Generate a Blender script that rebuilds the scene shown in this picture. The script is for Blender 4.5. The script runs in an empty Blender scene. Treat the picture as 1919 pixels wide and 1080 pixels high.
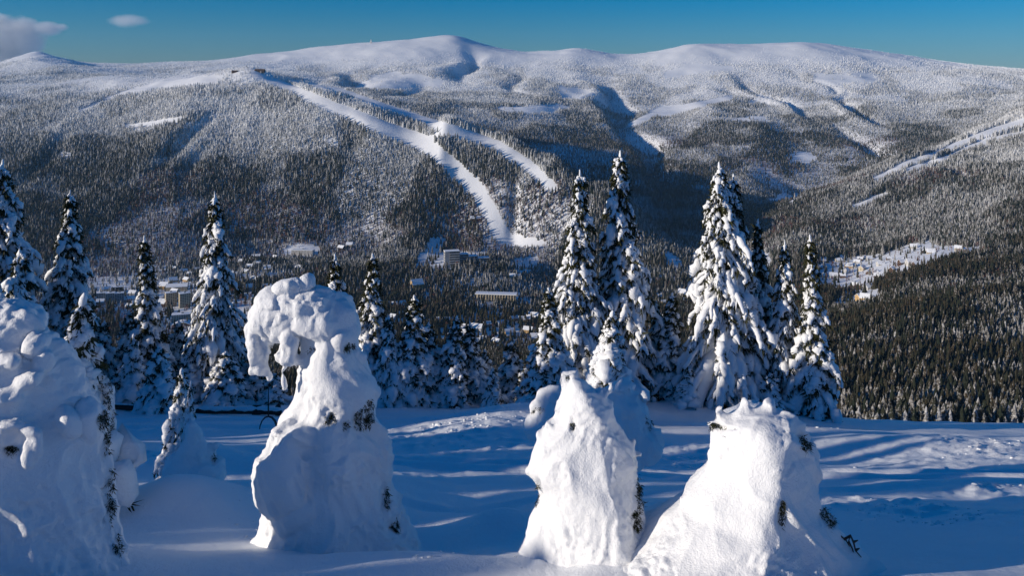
import bpy, bmesh, math, random
import numpy as np
from mathutils import Vector, Matrix

R = math.radians
SC = bpy.context.scene
COL = SC.collection

# ------------------------------------------------------------------ camera, sky, sun, exposure
F, CX, HY = 1600.0, 959.5, 150.0            # focal length, centre column and horizon row, in photo pixels
cam_d = bpy.data.cameras.new('camera')
cam = bpy.data.objects.new('camera', cam_d); COL.objects.link(cam)
cam_d.sensor_width = 36.0
cam_d.lens = 36.0 * F / 1919.0
cam_d.shift_y = -(540.0 - HY) / 1919.0
cam_d.clip_start = 0.1
cam_d.clip_end = 60000.0
cam.location = (0, 0, 0)
cam.rotation_euler = (R(90), 0, 0)
SC.camera = cam

SUN_EL, SUN_AZ = 13.5, -109.0                 # degrees; azimuth clockwise from +Y (view direction)
world = bpy.data.worlds.new('World'); SC.world = world
world.use_nodes = True
nt = world.node_tree; nt.nodes.clear()
sky = nt.nodes.new('ShaderNodeTexSky')
sky.sky_type = 'NISHITA'; sky.sun_disc = False
sky.sun_elevation = R(SUN_EL); sky.sun_rotation = R(SUN_AZ)
sky.altitude = 1200; sky.air_density = 1.35; sky.dust_density = 0.0; sky.ozone_density = 10.0
hsv = nt.nodes.new('ShaderNodeHueSaturation')
hsv.inputs['Hue'].default_value = 0.499
hsv.inputs['Saturation'].default_value = 1.2
hsv.inputs['Value'].default_value = 1.0
bg = nt.nodes.new('ShaderNodeBackground'); bg.inputs['Strength'].default_value = 0.088
wo = nt.nodes.new('ShaderNodeOutputWorld')
nt.links.new(sky.outputs[0], hsv.inputs['Color'])
nt.links.new(hsv.outputs[0], bg.inputs['Color'])
nt.links.new(bg.outputs[0], wo.inputs['Surface'])

sun_d = bpy.data.lights.new('sun', 'SUN')
sun_d.energy = 3.9; sun_d.angle = R(0.55); sun_d.color = (1.0, 0.895, 0.76)
sun = bpy.data.objects.new('sun', sun_d); COL.objects.link(sun)
az, el = R(SUN_AZ), R(SUN_EL)
SUN_DIR = Vector((math.sin(az) * math.cos(el), math.cos(az) * math.cos(el), math.sin(el)))   # towards the sun
sun.rotation_euler = SUN_DIR.to_track_quat('Z', 'Y').to_euler()
sun.location = SUN_DIR * 200

SC.view_settings.view_transform = 'Standard'
SC.view_settings.look = 'None'
SC.view_settings.exposure = 0.2
SC.view_settings.gamma = 1.0
SC.view_settings.use_curve_mapping = False
SC.render.engine = 'CYCLES'
SC.cycles.max_bounces = 6
SC.cycles.diffuse_bounces = 4
SC.cycles.glossy_bounces = 2
SC.cycles.transmission_bounces = 2
SC.cycles.volume_bounces = 4
SC.cycles.transparent_max_bounces = 4
SC.cycles.use_denoising = True
SC.cycles.volume_step_rate = 1.0

# ------------------------------------------------------------------ helpers
def hash2(ix, iy, seed):
    h = (ix.astype(np.int64) * 374761393 + iy.astype(np.int64) * 668265263 + seed * 974634533) & 0xffffffff
    h = ((h ^ (h >> 13)) * 1274126177) & 0xffffffff
    h = ((h ^ (h >> 16)) * 2246822519) & 0xffffffff
    return ((h ^ (h >> 15)) & 0xffffff) / float(0xffffff)

def vnoise(x, y, seed=0):
    x = np.asarray(x, float); y = np.asarray(y, float)
    ix = np.floor(x); iy = np.floor(y); fx = x - ix; fy = y - iy
    ux = fx * fx * fx * (fx * (fx * 6 - 15) + 10); uy = fy * fy * fy * (fy * (fy * 6 - 15) + 10)
    ix = ix.astype(np.int64); iy = iy.astype(np.int64)
    a = hash2(ix, iy, seed); b = hash2(ix + 1, iy, seed); c = hash2(ix, iy + 1, seed); d = hash2(ix + 1, iy + 1, seed)
    return (a + (b - a) * ux + (c - a) * uy + (a - b - c + d) * ux * uy) * 2 - 1

def fbm(x, y, seed=0, octaves=4, gain=0.5):
    s = 0.0; a = 1.0; t = 0.0
    for o in range(octaves):
        s = s + a * vnoise(x * 2 ** o + 17.3 * o, y * 2 ** o - 9.1 * o, seed + o); t += a; a *= gain
    return s / t

def sstep(a, b, x):
    t = np.clip((np.asarray(x, float) - a) / (b - a), 0, 1)
    return t * t * (3 - 2 * t)

def P(px, py, d):
    return Vector(((px - CX) / F * d, d, -(py - HY) / F * d))

def mesh_np(name, verts, faces, mat=None, smooth=True):
    """faces: list of equal-length index arrays (N,3) or (N,4)"""
    me = bpy.data.meshes.new(name)
    verts = np.asarray(verts, np.float32)
    me.vertices.add(len(verts)); me.vertices.foreach_set('co', verts.ravel())
    if not isinstance(faces, (list, tuple)): faces = [faces]
    loops = np.concatenate([np.asarray(f, np.int32).ravel() for f in faces])
    tot = np.concatenate([np.full(len(f), np.asarray(f).shape[1], np.int32) for f in faces])
    start = np.concatenate([[0], np.cumsum(tot)[:-1]]).astype(np.int32)
    me.loops.add(len(loops)); me.loops.foreach_set('vertex_index', loops)
    me.polygons.add(len(tot)); me.polygons.foreach_set('loop_start', start)
    me.polygons.foreach_set('loop_total', tot)
    me.polygons.foreach_set('use_smooth', np.full(len(tot), smooth, bool))
    me.update(calc_edges=True); me.validate()
    if mat is not None: me.materials.append(mat)
    return me

def obj(name, me, parent=None, loc=None):
    o = bpy.data.objects.new(name, me); COL.objects.link(o)
    if parent is not None: o.parent = parent
    if loc is not None: o.location = loc
    return o

def empty(name, loc=(0, 0, 0), rz=0.0):
    o = bpy.data.objects.new(name, None); COL.objects.link(o)
    o.location = loc; o.rotation_euler = (0, 0, rz); o.empty_display_size = 0.2
    return o

def tag(o, label=None, cat=None, group=None, kind=None):
    if label: o['label'] = label
    if cat: o['category'] = cat
    if group: o['group'] = group
    if kind: o['kind'] = kind
    return o

def grid_faces(nr, nc):
    i = np.arange(nr - 1)[:, None] * nc + np.arange(nc - 1)[None, :]
    i = i.ravel()
    return np.stack([i, i + 1, i + nc + 1, i + nc], 1)

class MB:
    """collects boxes and prisms into one mesh"""
    def __init__(s): s.v = []; s.f3 = []; s.f4 = []
    def box(s, x0, x1, y0, y1, z0, z1):
        b = len(s.v)
        s.v += [(x0, y0, z0), (x1, y0, z0), (x1, y1, z0), (x0, y1, z0), (x0, y0, z1), (x1, y0, z1), (x1, y1, z1), (x0, y1, z1)]
        s.f4 += [(b, b+3, b+2, b+1), (b+4, b+5, b+6, b+7), (b, b+1, b+5, b+4), (b+1, b+2, b+6, b+5), (b+2, b+3, b+7, b+6), (b+3, b, b+4, b+7)]
        return s
    def gable(s, x0, x1, y0, y1, z0, h, t):
        """a pitched roof slab, ridge along x, thickness t"""
        ym = (y0 + y1) / 2
        b = len(s.v)
        for x in (x0, x1):
            s.v += [(x, y0, z0), (x, ym, z0 + h), (x, y1, z0), (x, y0, z0 + t), (x, ym, z0 + h + t), (x, y1, z0 + t)]
        a = b; c = b + 6
        s.f4 += [(a, a+1, a+4, a+3), (a+1, a+2, a+5, a+4), (c+1, c, c+3, c+4), (c+2, c+1, c+4, c+5),
                 (a+3, a+4, c+4, c+3), (a+4, a+5, c+5, c+4), (a, c, c+1, a+1), (a+1, c+1, c+2, a+2), (a, a+3, c+3, c), (a+5, a+2, c+2, c+5)]
        return s
    def prism(s, x0, x1, y0, y1, z0, h):
        """gable wall triangles under a pitched roof"""
        ym = (y0 + y1) / 2; b = len(s.v)
        for x in (x0, x1): s.v += [(x, y0, z0), (x, y1, z0), (x, ym, z0 + h)]
        s.f3 += [(b, b+2, b+1), (b+3, b+4, b+5)]
        s.f4 += [(b, b+3, b+5, b+2), (b+1, b+2, b+5, b+4), (b, b+1, b+4, b+3)]
        return s
    def build(s, name, mat, parent=None, smooth=False):
        fs = []
        if s.f4: fs.append(np.array(s.f4))
        if s.f3: fs.append(np.array(s.f3))
        return obj(name, mesh_np(name, np.array(s.v), fs, mat, smooth), parent)

# ------------------------------------------------------------------ materials
def new_mat(name):
    m = bpy.data.materials.new(name); m.use_nodes = True
    n = m.node_tree; b = n.nodes['Principled BSDF']
    b.inputs['Specular IOR Level'].default_value = 0.25
    return m, n, b

def N(nt, typ, **kw):
    n = nt.nodes.new(typ)
    for k, v in kw.items():
        if k in n.inputs: n.inputs[k].default_value = v
        else: setattr(n, k, v)
    return n

def mat_snow(name, scales, col=(0.91, 0.92, 0.93), rough=0.55, strength=0.5, dist=0.02):
    """white snow with grain at several scales as bump and a very slight tone variation"""
    m, n, b = new_mat(name); L = n.links.new
    tc = N(n, 'ShaderNodeNewGeometry')
    acc = None
    for i, (sc, w) in enumerate(scales):
        t = N(n, 'ShaderNodeTexNoise', Scale=sc, Detail=5.0, Roughness=0.62)
        L(tc.outputs['Position'], t.inputs['Vector'])
        mu = N(n, 'ShaderNodeMath', operation='MULTIPLY'); mu.inputs[1].default_value = w
        L(t.outputs['Fac'], mu.inputs[0])
        if acc is None: acc = mu
        else:
            ad = N(n, 'ShaderNodeMath', operation='ADD'); L(acc.outputs[0], ad.inputs[0]); L(mu.outputs[0], ad.inputs[1]); acc = ad
    bp = N(n, 'ShaderNodeBump', Strength=strength, Distance=dist)
    L(acc.outputs[0], bp.inputs['Height']); L(bp.outputs[0], b.inputs['Normal'])
    t = N(n, 'ShaderNodeTexNoise', Scale=scales[0][0] * 0.5, Detail=3.0)
    L(tc.outputs['Position'], t.inputs['Vector'])
    cr = N(n, 'ShaderNodeValToRGB')
    cr.color_ramp.elements[0].position = 0.3; cr.color_ramp.elements[0].color = (col[0] * .95, col[1] * .955, col[2] * .96, 1)
    cr.color_ramp.elements[1].position = 0.7; cr.color_ramp.elements[1].color = (*col, 1)
    L(t.outputs['Fac'], cr.inputs[0]); L(cr.outputs[0], b.inputs['Base Color'])
    b.inputs['Roughness'].default_value = rough
    return m

def mat_plain(name, col, rough=0.8, var=0.25, scale=4.0, spec=0.2):
    m, n, b = new_mat(name); L = n.links.new
    tc = N(n, 'ShaderNodeNewGeometry'); t = N(n, 'ShaderNodeTexNoise', Scale=scale, Detail=4.0)
    L(tc.outputs['Position'], t.inputs['Vector'])
    cr = N(n, 'ShaderNodeValToRGB')
    cr.color_ramp.elements[0].position = 0.3; cr.color_ramp.elements[0].color = (*[c * (1 - var) for c in col], 1)
    cr.color_ramp.elements[1].position = 0.7; cr.color_ramp.elements[1].color = (*[min(1, c * (1 + var)) for c in col], 1)
    L(t.outputs['Fac'], cr.inputs[0]); L(cr.outputs[0], b.inputs['Base Color'])
    b.inputs['Roughness'].default_value = rough; b.inputs['Specular IOR Level'].default_value = spec
    return m

def mat_forest(name, dark, bare=False):
    """needles dusted with snow: the share of snow follows a per-tree value and the upward-facing twigs"""
    m, n, b = new_mat(name); L = n.links.new
    at = N(n, 'ShaderNodeAttribute', attribute_type='INSTANCER', attribute_name='frost')
    oi = N(n, 'ShaderNodeObjectInfo')
    ge = N(n, 'ShaderNodeNewGeometry')
    sx = N(n, 'ShaderNodeSeparateXYZ'); L(ge.outputs['Normal'], sx.inputs[0])
    t = N(n, 'ShaderNodeTexNoise', Scale=0.55, Detail=3.0, Roughness=0.7); L(ge.outputs['Position'], t.inputs['Vector'])
    # f = frost*1.5 + 0.3*nz + (noise-0.5)*1.4 + (rand-.5)*.35 - 0.35
    def M(op, a, bb):
        k = N(n, 'ShaderNodeMath', operation=op)
        for i, v in enumerate((a, bb)):
            if isinstance(v, (int, float)): k.inputs[i].default_value = v
            else: L(v, k.inputs[i])
        return k.outputs[0]
    f = M('MULTIPLY', at.outputs['Fac'], 1.5)
    f = M('ADD', f, M('MULTIPLY', sx.outputs[2], 0.35))
    f = M('ADD', f, M('MULTIPLY', M('SUBTRACT', t.outputs['Fac'], 0.5), 1.9))
    f = M('ADD', f, M('MULTIPLY', M('SUBTRACT', oi.outputs['Random'], 0.5), 0.62))
    k = N(n, 'ShaderNodeMath', operation='SUBTRACT', use_clamp=True); L(f, k.inputs[0]); k.inputs[1].default_value = 0.34
    mx = N(n, 'ShaderNodeMix', data_type='RGBA')
    L(k.outputs[0], mx.inputs['Factor'])
    vr = N(n, 'ShaderNodeMix', data_type='RGBA')
    vr.inputs['A'].default_value = (*dark, 1)
    vr.inputs['B'].default_value = (dark[0] * 2.2 + .006, dark[1] * 1.35, dark[2] * 1.1, 1)
    L(oi.outputs['Random'], vr.inputs['Factor'])
    L(vr.outputs['Result'], mx.inputs['A'])
    mx.inputs['B'].default_value = (0.80, 0.80, 0.80, 1)
    L(mx.outputs['Result'], b.inputs['Base Color'])
    b.inputs['Roughness'].default_value = 0.85; b.inputs['Specular IOR Level'].default_value = 0.088
    return m

M_GROUND = mat_snow('snow_ground', [(1.3, 0.45), (8, 0.42), (40, 0.20)], strength=0.9, dist=0.07)
M_MONSTER = mat_snow('snow_clump', [(3.0, 0.4), (14, 0.40), (48, 0.22)], col=(0.85, 0.857, 0.865), strength=0.9, dist=0.045)
M_LOAD = mat_snow('snow_load', [(4.0, 0.6), (18, 0.4)], col=(0.87, 0.88, 0.89), strength=0.8, dist=0.06)
M_MOUNT = mat_snow('snow_mountain', [(0.004, 0.6), (0.02, 0.3), (0.1, 0.15)], col=(0.92, 0.92, 0.92), strength=0.6, dist=6.0)
M_NEEDLE = mat_plain('spruce_needles', (0.042, 0.044, 0.018), 0.75, 0.5, 5.0, 0.15)
M_BARK = mat_plain('bark', (0.055, 0.040, 0.030), 0.9, 0.4, 9.0)
M_FOREST = mat_forest('forest_needles', (0.020, 0.026, 0.017))
M_BARE = mat_forest('bare_branches', (0.075, 0.046, 0.036))
M_ROOFSNOW = mat_snow('snow_roof', [(0.3, 0.5), (2.0, 0.3)], strength=0.3, dist=0.2)

# ------------------------------------------------------------------ mountain terrain: control points (photo column, photo row, depth in metres)
CTRL = {
 -400: [(820,50),(880,150),(880,300),(800,600),(725,900),(680,1200),(640,1550),(575,1800),(500,2200),(430,2450),(340,2800),(250,3200),(200,3600),(160,4400),(140,5600),(135,6500),(165,9000),(165,12500)],
 0: [(820,50),(880,150),(880,300),(800,600),(725,900),(680,1200),(640,1550),(575,1800),(510,2150),(470,2300),(400,2520),(300,2930),(200,3500),(168,4300),(135,5600),(119,6300),(150,7500),(165,9000),(165,12500)],
 70: [(97,6450),(160,4400),(196,3500),(300,2920)],
 140: [(118,6400),(160,4100),(190,3500)],
 200: [(820,50),(880,150),(880,300),(800,600),(725,900),(680,1200),(640,1550),(575,1800),(510,2150),(480,2300),(400,2550),(300,2900),(230,3200),(180,3600),(150,4000),(148,4800),(125,6300),(123,7300),(160,9000),(165,12500)],
 330: [(640,1560),(575,1820),(500,2200),(400,2560),(300,2850),(220,3100),(170,3400),(150,3650),(152,4600),(148,5600),(116,7200),(160,9000)],
 470: [(820,50),(880,150),(880,300),(800,600),(725,900),(680,1200),(640,1570),(560,1850),(500,2200),(470,2450),(400,2600),(330,2800),(250,3000),(190,3180),(150,3320),(134,3420),(148,3800),(140,5200),(112,6800),(103,7200),(160,9000),(165,12500)],
 600: [(640,1580),(500,2200),(460,2450),(400,2580),(320,2750),(250,2900),(200,3030),(176,3120),(168,3190),(185,3400),(200,4000),(165,5200),(120,6500),(88,7200),(150,9000)],
 700: [(820,50),(880,150),(880,300),(800,600),(725,900),(680,1200),(640,1580),(560,1860),(500,2200),(460,2450),(400,2560),(320,2720),(260,2850),(215,2980),(196,3060),(230,3300),(250,3800),(195,4500),(170,5200),(130,6200),(79,7100),(150,9000),(165,12500)],
 850: [(640,1580),(560,1870),(490,2250),(460,2430),(380,2560),(300,2700),(250,2800),(226,2870),(290,3200),(285,3800),(225,4400),(180,5200),(140,6000),(100,6700),(69,7100),(150,9000)],
 900: [(83,7100)],
 960: [(820,50),(880,150),(880,300),(800,600),(725,900),(685,1150),(640,1580),(560,1870),(490,2250),(455,2420),(380,2530),(300,2660),(266,2750),(330,3100),(325,3500),(265,4100),(205,4800),(160,5700),(120,6500),(97,7000),(150,9000),(165,12500)],
 1040: [(470,2350),(400,2450),(340,2560),(311,2630),(375,2900),(370,3400),(300,3900),(250,4400),(200,5000),(150,5900),(97,7000),(150,9000)],
 1080: [(92,7000)],
 1150: [(640,1580),(560,1860),(490,2250),(430,2350),(385,2430),(358,2500),(405,2700),(400,3200),(330,3700),(280,4200),(205,5200),(150,6000),(106,6900),(150,9000)],
 1250: [(820,50),(880,150),(880,300),(805,600),(725,880),(650,1350),(600,1650),(520,2100),(480,2250),(455,2380),(440,2700),(400,3200),(330,3800),(270,4400),(200,5300),(150,6000),(94,6900),(150,9000),(165,12500)],
 1300: [(86,6800)],
 1400: [(820,50),(870,150),(875,300),(805,600),(700,900),(620,1300),(580,1600),(520,2050),(470,2400),(430,2750),(405,3150),(360,3500),(320,3900),(270,4300),(210,5000),(150,5900),(88,6800),(150,9000),(165,12500)],
 1500: [(820,50),(870,150),(865,300),(800,600),(690,850),(610,1200),(560,1600),(500,2000),(440,2400),(400,2800),(373,3020),(395,3300),(365,3700),(320,4000),(270,4400),(200,5200),(140,6000),(84,6700),(150,9000)],
 1570: [(92,6600)],
 1600: [(815,55),(860,150),(852,300),(790,600),(690,820),(620,1050),(575,1320),(556,1550),(535,1750),(500,1950),(465,2200),(430,2400),(375,2750),(335,3020),(355,3350),(340,3800),(290,4200),(210,5000),(150,5800),(99,6550),(150,9000)],
 1700: [(815,55),(860,150),(850,300),(786,600),(690,810),(610,1020),(545,1300),(520,1500),(495,1750),(470,1950),(440,2200),(390,2550),(330,2900),(291,3180),(315,3500),(300,3900),(210,5000),(150,5800),(113,6450),(150,9000)],
 1830: [(815,55),(860,150),(850,300),(784,600),(690,800),(605,1010),(535,1290),(492,1500),(470,1650),(440,1950),(390,2350),(320,2800),(265,3200),(244,3350),(262,3650),(255,4100),(220,4700),(160,5500),(128,6350),(150,9000)],
 1919: [(815,55),(860,150),(850,300),(784,600),(690,800),(605,1000),(530,1270),(490,1480),(470,1650),(430,1900),(370,2300),(300,2750),(240,3200),(213,3420),(225,3750),(212,4300),(190,4900),(160,5600),(137,6300),(150,9000),(165,12500)],
 2300: [(815,55),(860,150),(850,300),(784,600),(690,800),(605,1000),(520,1250),(470,1480),(440,1650),(390,1900),(320,2300),(250,2750),(190,3200),(160,3420),(170,3750),(170,4300),(170,5000),(165,6300),(160,9000),(165,12500)],
}
cp = np.array([(k, d, y) for k, l in CTRL.items() for (y, d) in l], float)
def warp(px, Y): return np.stack([px / 300.0, 2.6 * np.log(Y)], -1)
CW = warp(cp[:, 0], cp[:, 1])
def tps_k(r2): return 0.5 * r2 * np.log(r2 + 1e-9)
_n = len(CW)
_A = np.zeros((_n + 3, _n + 3))
_d2 = ((CW[:, None, :] - CW[None]) ** 2).sum(-1)
_A[:_n, :_n] = tps_k(_d2) + np.eye(_n) * 2e-4
_A[:_n, _n] = 1; _A[:_n, _n+1:] = CW; _A[_n, :_n] = 1; _A[_n+1:, :_n] = CW.T
_w = np.linalg.solve(_A, np.concatenate([cp[:, 2], [0, 0, 0]]))
def tps_row(px, Y):
    q = warp(np.asarray(px, float).ravel(), np.asarray(Y, float).ravel())
    out = np.empty(len(q))
    for a in range(0, len(q), 20000):
        qq = q[a:a+20000]
        d2 = (qq ** 2).sum(1)[:, None] + (CW ** 2).sum(1)[None] - 2 * qq @ CW.T
        out[a:a+20000] = tps_k(np.maximum(d2, 0)) @ _w[:_n] + _w[_n] + qq @ _w[_n+1:]
    return out.reshape(np.shape(px))
# hollows (negative) and spurs (positive): photo column, depth, height, half width in photo pixels, half length in metres
GULLIES = [(864, 6250, -48, 24, 450), (830, 6200, 26, 20, 400), (665, 5700, -45, 24, 360), (635, 5700, 30, 16, 360), (320, 5200, -45, 60, 400), (1140, 5500, -45, 18, 600), (1168, 4600, -55, 20, 600), (1112, 5200, 34, 20, 600), (1195, 4100, -60, 20, 400),
           (1455, 5300, -45, 14, 400), (1430, 5300, 30, 12, 400), (1640, 4900, -50, 14, 500), (1612, 4900, 30, 12, 500), (1640, 4200, -55, 18, 400), (985, 5600, -35, 14, 400), (760, 5300, -35, 14, 300), (1010, 4700, 25, 40, 250), (1300, 5000, 35, 30, 400), (1530, 5600, -30, 10, 300),
           (365, 2880, -26, 15, 190), (335, 2900, 12, 18, 190), (375, 2720, -26, 14, 120), (610, 2760, -30, 12, 90), (110, 2900, -18, 18, 220), (80, 2900, 8, 16, 220), (480, 2900, 16, 22, 170), (1850, 2700, -25, 14, 250), (1750, 2600, 15, 16, 250), (1010, 2560, -25, 10, 90)]
def relief(X, Y):
    amp = 16 * sstep(1900, 2700, Y) * (1 - 0.55 * sstep(5800, 6800, Y)) + 4 * sstep(300, 900, Y)
    wx = X + 120 * vnoise(X / 400, Y / 400, 5); wy = Y + 120 * vnoise(X / 400, Y / 400, 6)
    r = 1 - 2 * np.abs(fbm(wx / 520, wy / 900, 11, 3))
    z = amp * (0.9 * r - 0.3 + 0.55 * fbm(X / 160, Y / 160, 21, 3))
    for (p, y, dp, rp, ry) in GULLIES:
        x0 = (p - CX) / F * y
        z = z + dp * np.exp(-((wx - x0) / (rp / F * y)) ** 2 - ((wy - y) / ry) ** 2)
    return z

cols = np.linspace(-420, 2340, 461)
rows = np.concatenate([np.geomspace(44, 1500, 80, endpoint=False), np.linspace(1500, 3800, 190, endpoint=False),
                       np.linspace(3800, 7500, 130, endpoint=False), np.geomspace(7500, 12500, 12)])
GP, GY = np.meshgrid(cols, rows)
GROW = tps_row(GP, GY)
GX = (GP - CX) / F * GY
GZ = -(GROW - HY) / F * GY + relief(GX, GY)
GROW = HY - GZ * F / GY                       # photo row of each grid point, relief included
terrain = obj('mountain_terrain', mesh_np('mountain_terrain', np.stack([GX, GY, GZ], -1).reshape(-1, 3), grid_faces(*GX.shape), M_MOUNT))
tag(terrain, kind='structure')

def samp(A, px, Y):
    """bilinear lookup on the terrain grid"""
    c = np.clip((np.asarray(px, float) - cols[0]) / (cols[1] - cols[0]), 0, len(cols) - 1.001)
    r = np.clip(np.interp(Y, rows, np.arange(len(rows))), 0, len(rows) - 1.001)
    c0 = c.astype(int); r0 = r.astype(int); fc = c - c0; fr = r - r0
    return (A[r0, c0] * (1-fr) * (1-fc) + A[r0, c0+1] * (1-fr) * fc + A[r0+1, c0] * fr * (1-fc) + A[r0+1, c0+1] * fr * fc)
RUNMIN = np.minimum.accumulate(np.minimum(GROW, 800), axis=0)   # lowest row reached so far = what nearer land hides

def hit(px, py, dmin=900.0):
    """first terrain point seen along a photo pixel beyond dmin"""
    Y = np.concatenate([np.arange(dmin, 4000, 4.0), np.arange(4000, 8000, 10.0)])
    r = samp(GROW, np.full(len(Y), px), Y)
    k = np.argmax(r <= py)
    d = Y[k]
    return Vector(((px - CX) / F * d, d, float(-(r[k] - HY) / F * d)))

# ------------------------------------------------------------------ forest: where trees stand (open ground given as photo polygons cast on the land)
def in_poly(px, py, poly):
    p = np.asarray(poly, float); ins = np.zeros(len(px), bool); j = len(p) - 1
    for i in range(len(p)):
        xi, yi = p[i]; xj, yj = p[j]
        c = ((yi > py) != (yj > py)) & (px < (xj - xi) * (py - yi) / (yj - yi + 1e-12) + xi)
        ins ^= c; j = i
    return ins
def near_line(px, py, line):
    """line of (x, y, half width)"""
    m = np.zeros(len(px), bool)
    for (x0, y0, w0), (x1, y1, w1) in zip(line[:-1], line[1:]):
        dx, dy = x1 - x0, y1 - y0
        t = np.clip(((px - x0) * dx + (py - y0) * dy) / (dx * dx + dy * dy), 0, 1)
        d = np.hypot(px - x0 - t * dx, py - y0 - t * dy)
        m |= d < w0 + (w1 - w0) * t
    return m
PISTES = [
 [(476,138,5),(520,156,7),(560,173,9),(640,207,11),(720,239,13),(790,266,15),(845,310,14),(890,352,15),(920,402,13),(938,438,15),(955,450,10),(1014,457,5)],
 [(545,152,2),(640,171,5),(720,199,6),(800,228,8),(860,248,10),(930,273,11),(985,306,11),(1034,352,9)],
 [(795,262,4),(835,248,4)],
 [(150,208,2),(215,180,3),(270,165,5),(330,155,8),(400,148,8)],
 [(235,236,2),(290,230,3),(340,222,4)],
 [(1180,235,4),(1240,205,7),(1290,200,4)], [(1240,212,8),(1300,198,6),(1370,182,4)],
 [(1640,335,4),(1700,305,4),(1760,285,4),(1830,255,5),(1919,228,8)],
 [(1600,388,3),(1660,365,5)], [(1700,318,3),(1780,292,3),(1850,262,4),(1919,250,5)],
 [(1820,252,2),(1850,275,2)],
 [(1330,130,2),(1250,140,6),(1290,125,5),(1370,128,4)],
]
OPEN = [
 [(775,500),(775,482),(800,465),(808,447),(830,447),(822,470),(850,474),(905,470),(912,482),(870,490),(850,502)],
 [(955,500),(957,486),(1010,482),(1015,492),(985,500)],
 [(930,207),(935,200),(1000,196),(1060,196),(1070,203),(1030,209),(960,211)],
 [(1045,185),(1050,160),(1085,165),(1115,175),(1100,184)],
 [(660,165),(690,150),(720,135),(780,138),(830,150),(835,162),(780,160),(720,168)],
 [(1475,304),(1480,290),(1520,286),(1534,297),(1520,307)],
 [(1360,222),(1400,215),(1440,218),(1430,228)], [(1405,195),(1420,178),(1448,182),(1445,194)],
 [(1520,152),(1525,136),(1600,136),(1650,142),(1640,154),(1560,158)],
 [(1530,545),(1535,500),(1560,480),(1600,480),(1660,478),(1690,470),(1700,460),(1740,452),(1760,462),(1800,462),(1835,462),(1830,472),(1790,478),(1760,494),(1720,505),(1690,515),(1660,520),(1640,530),(1600,535)],
 [(1560,575),(1568,555),(1600,545),(1655,540),(1650,558),(1620,565),(1590,572)],
 [(1440,376),(1450,366),(1500,364),(1510,372),(1480,380)],
 [(1240,495),(1250,470),(1275,490),(1262,498)],
 [(180,600),(180,520),(240,530),(330,520),(480,530),(480,600),(400,610),(280,615)],
 [(530,480),(545,462),(595,462),(590,478)],
 [(830,645),(820,600),(900,580),(1010,590),(1010,640),(930,650)],
 [(700,600),(720,580),(800,590),(800,612)],
 [(880,565),(890,552),(970,552),(980,562)],
 [(1420,500),(1400,470),(1440,475),(1450,500)],
 [(420,560),(400,500),(470,500),(480,550)],
 [(100,285),(130,285),(150,302),(120,300)],[(240,240),(300,228),(430,210),(440,225),(330,240),(260,252)],
 [(600,280),(602,255),(640,262),(636,275),(615,285)],
]
THIN = {13: .40, 15: .40, 16: .35, 17: .3, 19: .5, 21: .55, 9: .05, 20: .2, 22: .4}          # share of trees left standing in an opening
rng = np.random.default_rng(7)
def scatter(d0, d1, sp, p0=-60, p1=1980):
    """jittered grid of points in the view wedge between two depths"""
    x0, x1 = (p0 - CX) / F * d1, (p1 - CX) / F * d1
    nx, ny = int((x1 - x0) / sp), int((d1 - d0) / sp)
    gx, gy = np.meshgrid(np.arange(nx), np.arange(ny))
    X = (x0 + (gx + rng.random(gx.shape)) * sp).ravel(); Y = (d0 + (gy + rng.random(gx.shape)) * sp).ravel()
    px = CX + X / Y * F
    k = (px > p0) & (px < p1)
    return X[k], Y[k], px[k]
def forest_points(d0, d1, sp, h):
    X, Y, px = scatter(d0, d1, sp)
    py = samp(GROW, px, Y)
    vis = py - h * 1.25 * F / Y < samp(RUNMIN, px, Y * 0.995) + 5
    X, Y, px, py = X[vis], Y[vis], px[vis], py[vis]
    Z = -(py - HY) / F * Y
    return X, Y, Z, px, py
FX = []
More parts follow.
